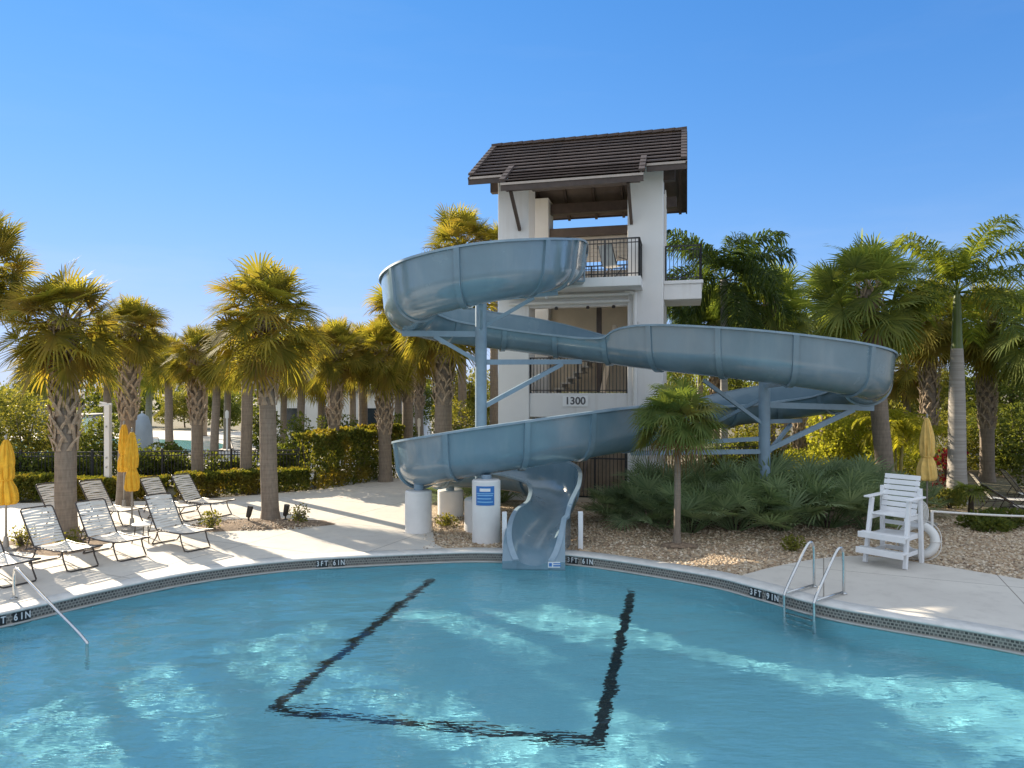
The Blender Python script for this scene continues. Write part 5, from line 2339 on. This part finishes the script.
# life ring leaning on the back of the chair
lr = empty('life_ring', (8.42, 14.50, .40), fa + PI / 2 + .3, 'white life ring with rope leaning behind the lifeguard chair', 'life ring')
mb = MB()
pp = []
for k in range(40):
    a = 2 * PI * k / 40
    pp.append((.30 * math.cos(a), .04 * math.sin(a), .30 * math.sin(a)))
mb.tube(pp, .088, 16, closed=True)
mb.build('ring', M['white_plastic'], lr, True)
mb = MB()
pp = []
for k in range(64):
    a = 2 * PI * k / 64
    q = .40 + .035 * abs(math.sin(2 * a))
    pp.append((q * math.cos(a), .04 * math.sin(a) - .01, q * math.sin(a)))
mb.tube(pp, .009, 6, closed=True)
mb.build('grab_rope', M['rope'], lr, True)
for k in range(4):
    mb = MB()
    a = k * PI / 2
    c = Vector((.30 * math.cos(a), .04 * math.sin(a), .30 * math.sin(a)))
    d = Vector((math.cos(a), 0, math.sin(a)))
    pts2 = []
    for j in range(16):
        b = 2 * PI * j / 16
        pts2.append(c + d * .095 * math.cos(b) + Vector((0, 1, 0)) * .095 * math.sin(b))
    mb.tube(pts2, .014, 6, closed=True)
    mb.build('band', M['rope'], lr, True)
# coil of rope hanging at the chair's back leg
mb = MB()
for j in range(5):
    pp = []
    for k in range(24):
        a = 2 * PI * k / 24
        pp.append(((.09 + .008 * j) * math.cos(a) + .01 * j, .02 * j - .04, (.19 + .012 * j) * math.sin(a)))
    mb.tube(pp, .009, 6, closed=True)
o = mb.build('rope_coil', M['rope'], None, True, (8.30, 14.28, 1.0))
o.rotation_euler = (0, 0, fa + PI / 2)
tag(o, 'coiled white throw rope hanging on the back of the lifeguard chair', 'rope')

# ------------------------------------------------------------------ pool ladder
i = min((k for k in range(NP) if POOL[k].y > 8), key=lambda k: abs(POOL[k].x / POOL[k].y * F + CX - 805))
P, nn = POOL[i], NORM[i]
ld = empty('pool_ladder', (P.x, P.y, 0), math.atan2(nn.y, nn.x) - PI / 2, 'stainless pool ladder with two bent handrails at the right pool edge', 'ladder')
for s in (-1, 1):
    mb = MB()
    x = s * .27
    pts_ = [(x, -.11, -1.0), (x, -.11, -.1), (x, -.10, .04), (x, .08, .26), (x, .42, .62), (x, .58, .77), (x, .68, .81), (x, .76, .77), (x, .79, .67), (x, .80, .4), (x, .80, .0)]
    pts_ = [tuple(q) for q in spline(pts_, 5)]
    mb.tube(pts_, .024, 12)
    hr = mb.build('handrail', M['steel'], ld, True)
    mb = MB()
    mb.lathe([(.055, .004), (.055, .02), (.03, .035)], 16, (x, .80, 0))
    smooth_angle(mb.build('flange', M['steel'], hr), 40)
    mb = MB()
    mb.tube([(x, -.04, .045), (x, .78, .045)], .016, 8)
    mb.build('base_bar', M['steel'], hr, True)
for z in (-.36, -.62, -.88):
    mb = MB()
    mb.box((0, -.13, z), (.50, .09, .03))
    bevel(mb.build('tread', M['steel'], ld), .006)

# grab rail on the left entry steps
gr = empty('grab_rail', (-7.6, 10.4, 0), 0, 'stainless grab rail slanting from the deck into the pool at the lower left', 'handrail')
mb = MB()
a = gp(28, 580, .42)
b = gp(84, 639, WZ + .14)
loc = Vector((-7.6, 10.4, 0))
d = (Vector(b) - Vector(a)).normalized()
pts_ = [a - d * .62 - Vector((0, 0, a.z - d.z * -.62)), a - d * .60 - Vector((0, 0, .12)), a - d * .45, a, a.lerp(b, .5), b, b + Vector((d.x * .10, d.y * .10, -.14)), b + Vector((d.x * .12, d.y * .12, -.9))]
pts_[0].z = 0
pts_ = [Vector(q) - loc for q in spline([tuple(q) for q in pts_], 6)]
mb.tube(pts_, .022, 12)
mb.build('rail', M['steel'], gr, True)
mb = MB()
q = pts_[0]
mb.lathe([(.06, 0), (.06, .02), (.03, .035)], 16, (q.x, q.y, 0.002))
smooth_angle(mb.build('flange', M['steel'], gr), 40)

# white bollards beside the slide mouth
for (px, y, lab) in ((504.5, 15.45, 'thin white post left of the slide mouth next to the sign pedestal'), (580.5, 15.5, 'thin white post right of the slide mouth')):
    mb = MB()
    mb.box((0, 0, .39), (.105, .105, .84))
    o = bevel(mb.build('post', M['white_paint'], None, loc=(wx(px, y), y, 0)), .01)
    o.name = 'marker_post'
    tag(o, lab, 'post', 'white posts at the slide mouth')

# spotlights in the mulch bed
for (px, y, az, lab) in ((248.5, 18.3, .4, 'dark landscape spotlight left of the mulch bed palm trunk'), (285.5, 18.55, -.3, 'dark landscape spotlight right of the mulch bed palm trunk')):
    t = empty('garden_spotlight', (wx(px, y), y, .04), az, lab, 'spotlight', 'garden spotlights at the palm')
    mb = MB()
    mb.tube([(0, 0, -.02), (0, 0, .12)], .02, 8)
    mb.build('stake', M['bronze_light'], t)
    mb = MB()
    mb.tube([(-.02, 0, .13), (.0, 0, .18), (.05, 0, .42)], [.05, .065, .075], 14)
    smooth_angle(mb.build('lamp_head', M['bronze_light'], t), 40)
    mb = MB()
    mb.lathe([(.09, 0), (.09, .02), (.04, .04)], 12)
    mb.build('base', M['bronze_light'], t)

# rope barrier on the right
rb = empty('rope_barrier', (9.3, 15.6, 0), 0, 'low white rope strung along the gravel bed right of the lifeguard chair', 'rope')
pa, pb = Vector((wx(932, 15.4), 15.4, .83)), Vector((15.5, 16.6, .62))
mb = MB()
mb.tube([Vector(pa.lerp(pb, k / 10)) - Vector((9.3, 15.6, .12 * math.sin(PI * k / 10))) for k in range(11)], .024, 8)
mb.build('rope', M['rope'], rb, True)
for q in (pa, pb):
    mb = MB()
    mb.tube([(q.x - 9.3, q.y - 15.6, -.03), (q.x - 9.3, q.y - 15.6, q.z + .02)], .03, 8)
    mb.build('post', M['white_plastic'], rb)

# chair on the upper deck
ct = empty('deck_chair', tw(3.75, -.45, Z2 - .06), TA + 2.6, 'sling chair behind the railing on the upper tower deck', 'chair')
mb = MB()
for s in (-1, 1):
    mb.tube([(s * .27, -.30, 0), (s * .27, -.28, .62), (s * .27, .15, .64), (s * .27, .22, .42)], .016, 8)
    mb.tube([(s * .25, .30, 0), (s * .25, -.2, .42), (s * .25, .2, .40), (s * .25, .42, 1.0)], .016, 8)
    mb.tube([(s * .27, -.30, .02), (s * .27, .30, .02)], .014, 8)
mb.build('frame', M['bronze'], ct, True)
mb = MB()
q = [(-.25, .42), (0, .385), (.2, .40), (.32, .72), (.42, 1.0)]
for (y, z) in q:
    mb.v += [(-.25, y, z), (.25, y, z), (-.25, y + .008, z - .008), (.25, y + .008, z - .008)]
for k in range(4):
    b = k * 4
    mb.f += [(b, b + 1, b + 5, b + 4), (b + 2, b + 6, b + 7, b + 3), (b, b + 4, b + 6, b + 2), (b + 1, b + 3, b + 7, b + 5)]
mb.build('sling', M['strap'], ct)
# rail on the path of loungers beyond the fence: a few far loungers
for (px, y, lab) in ((155, 35.5, 'far white lounger beside the second pool behind the slim fence palm'), (240, 36, 'far white lounger seen beyond the fence left of the mulch bed palm'),
                     (208, 37, 'far white lounger beyond the fence below the small distant palm'), (350, 41, 'far grey lounger in front of the long white building'), (385, 41, 'far lounger behind the thick palm at the tall hedge')):
    lounger(wx(px, y), y, .7, -.7, lab, 'far loungers by the second pool', z=-.03)
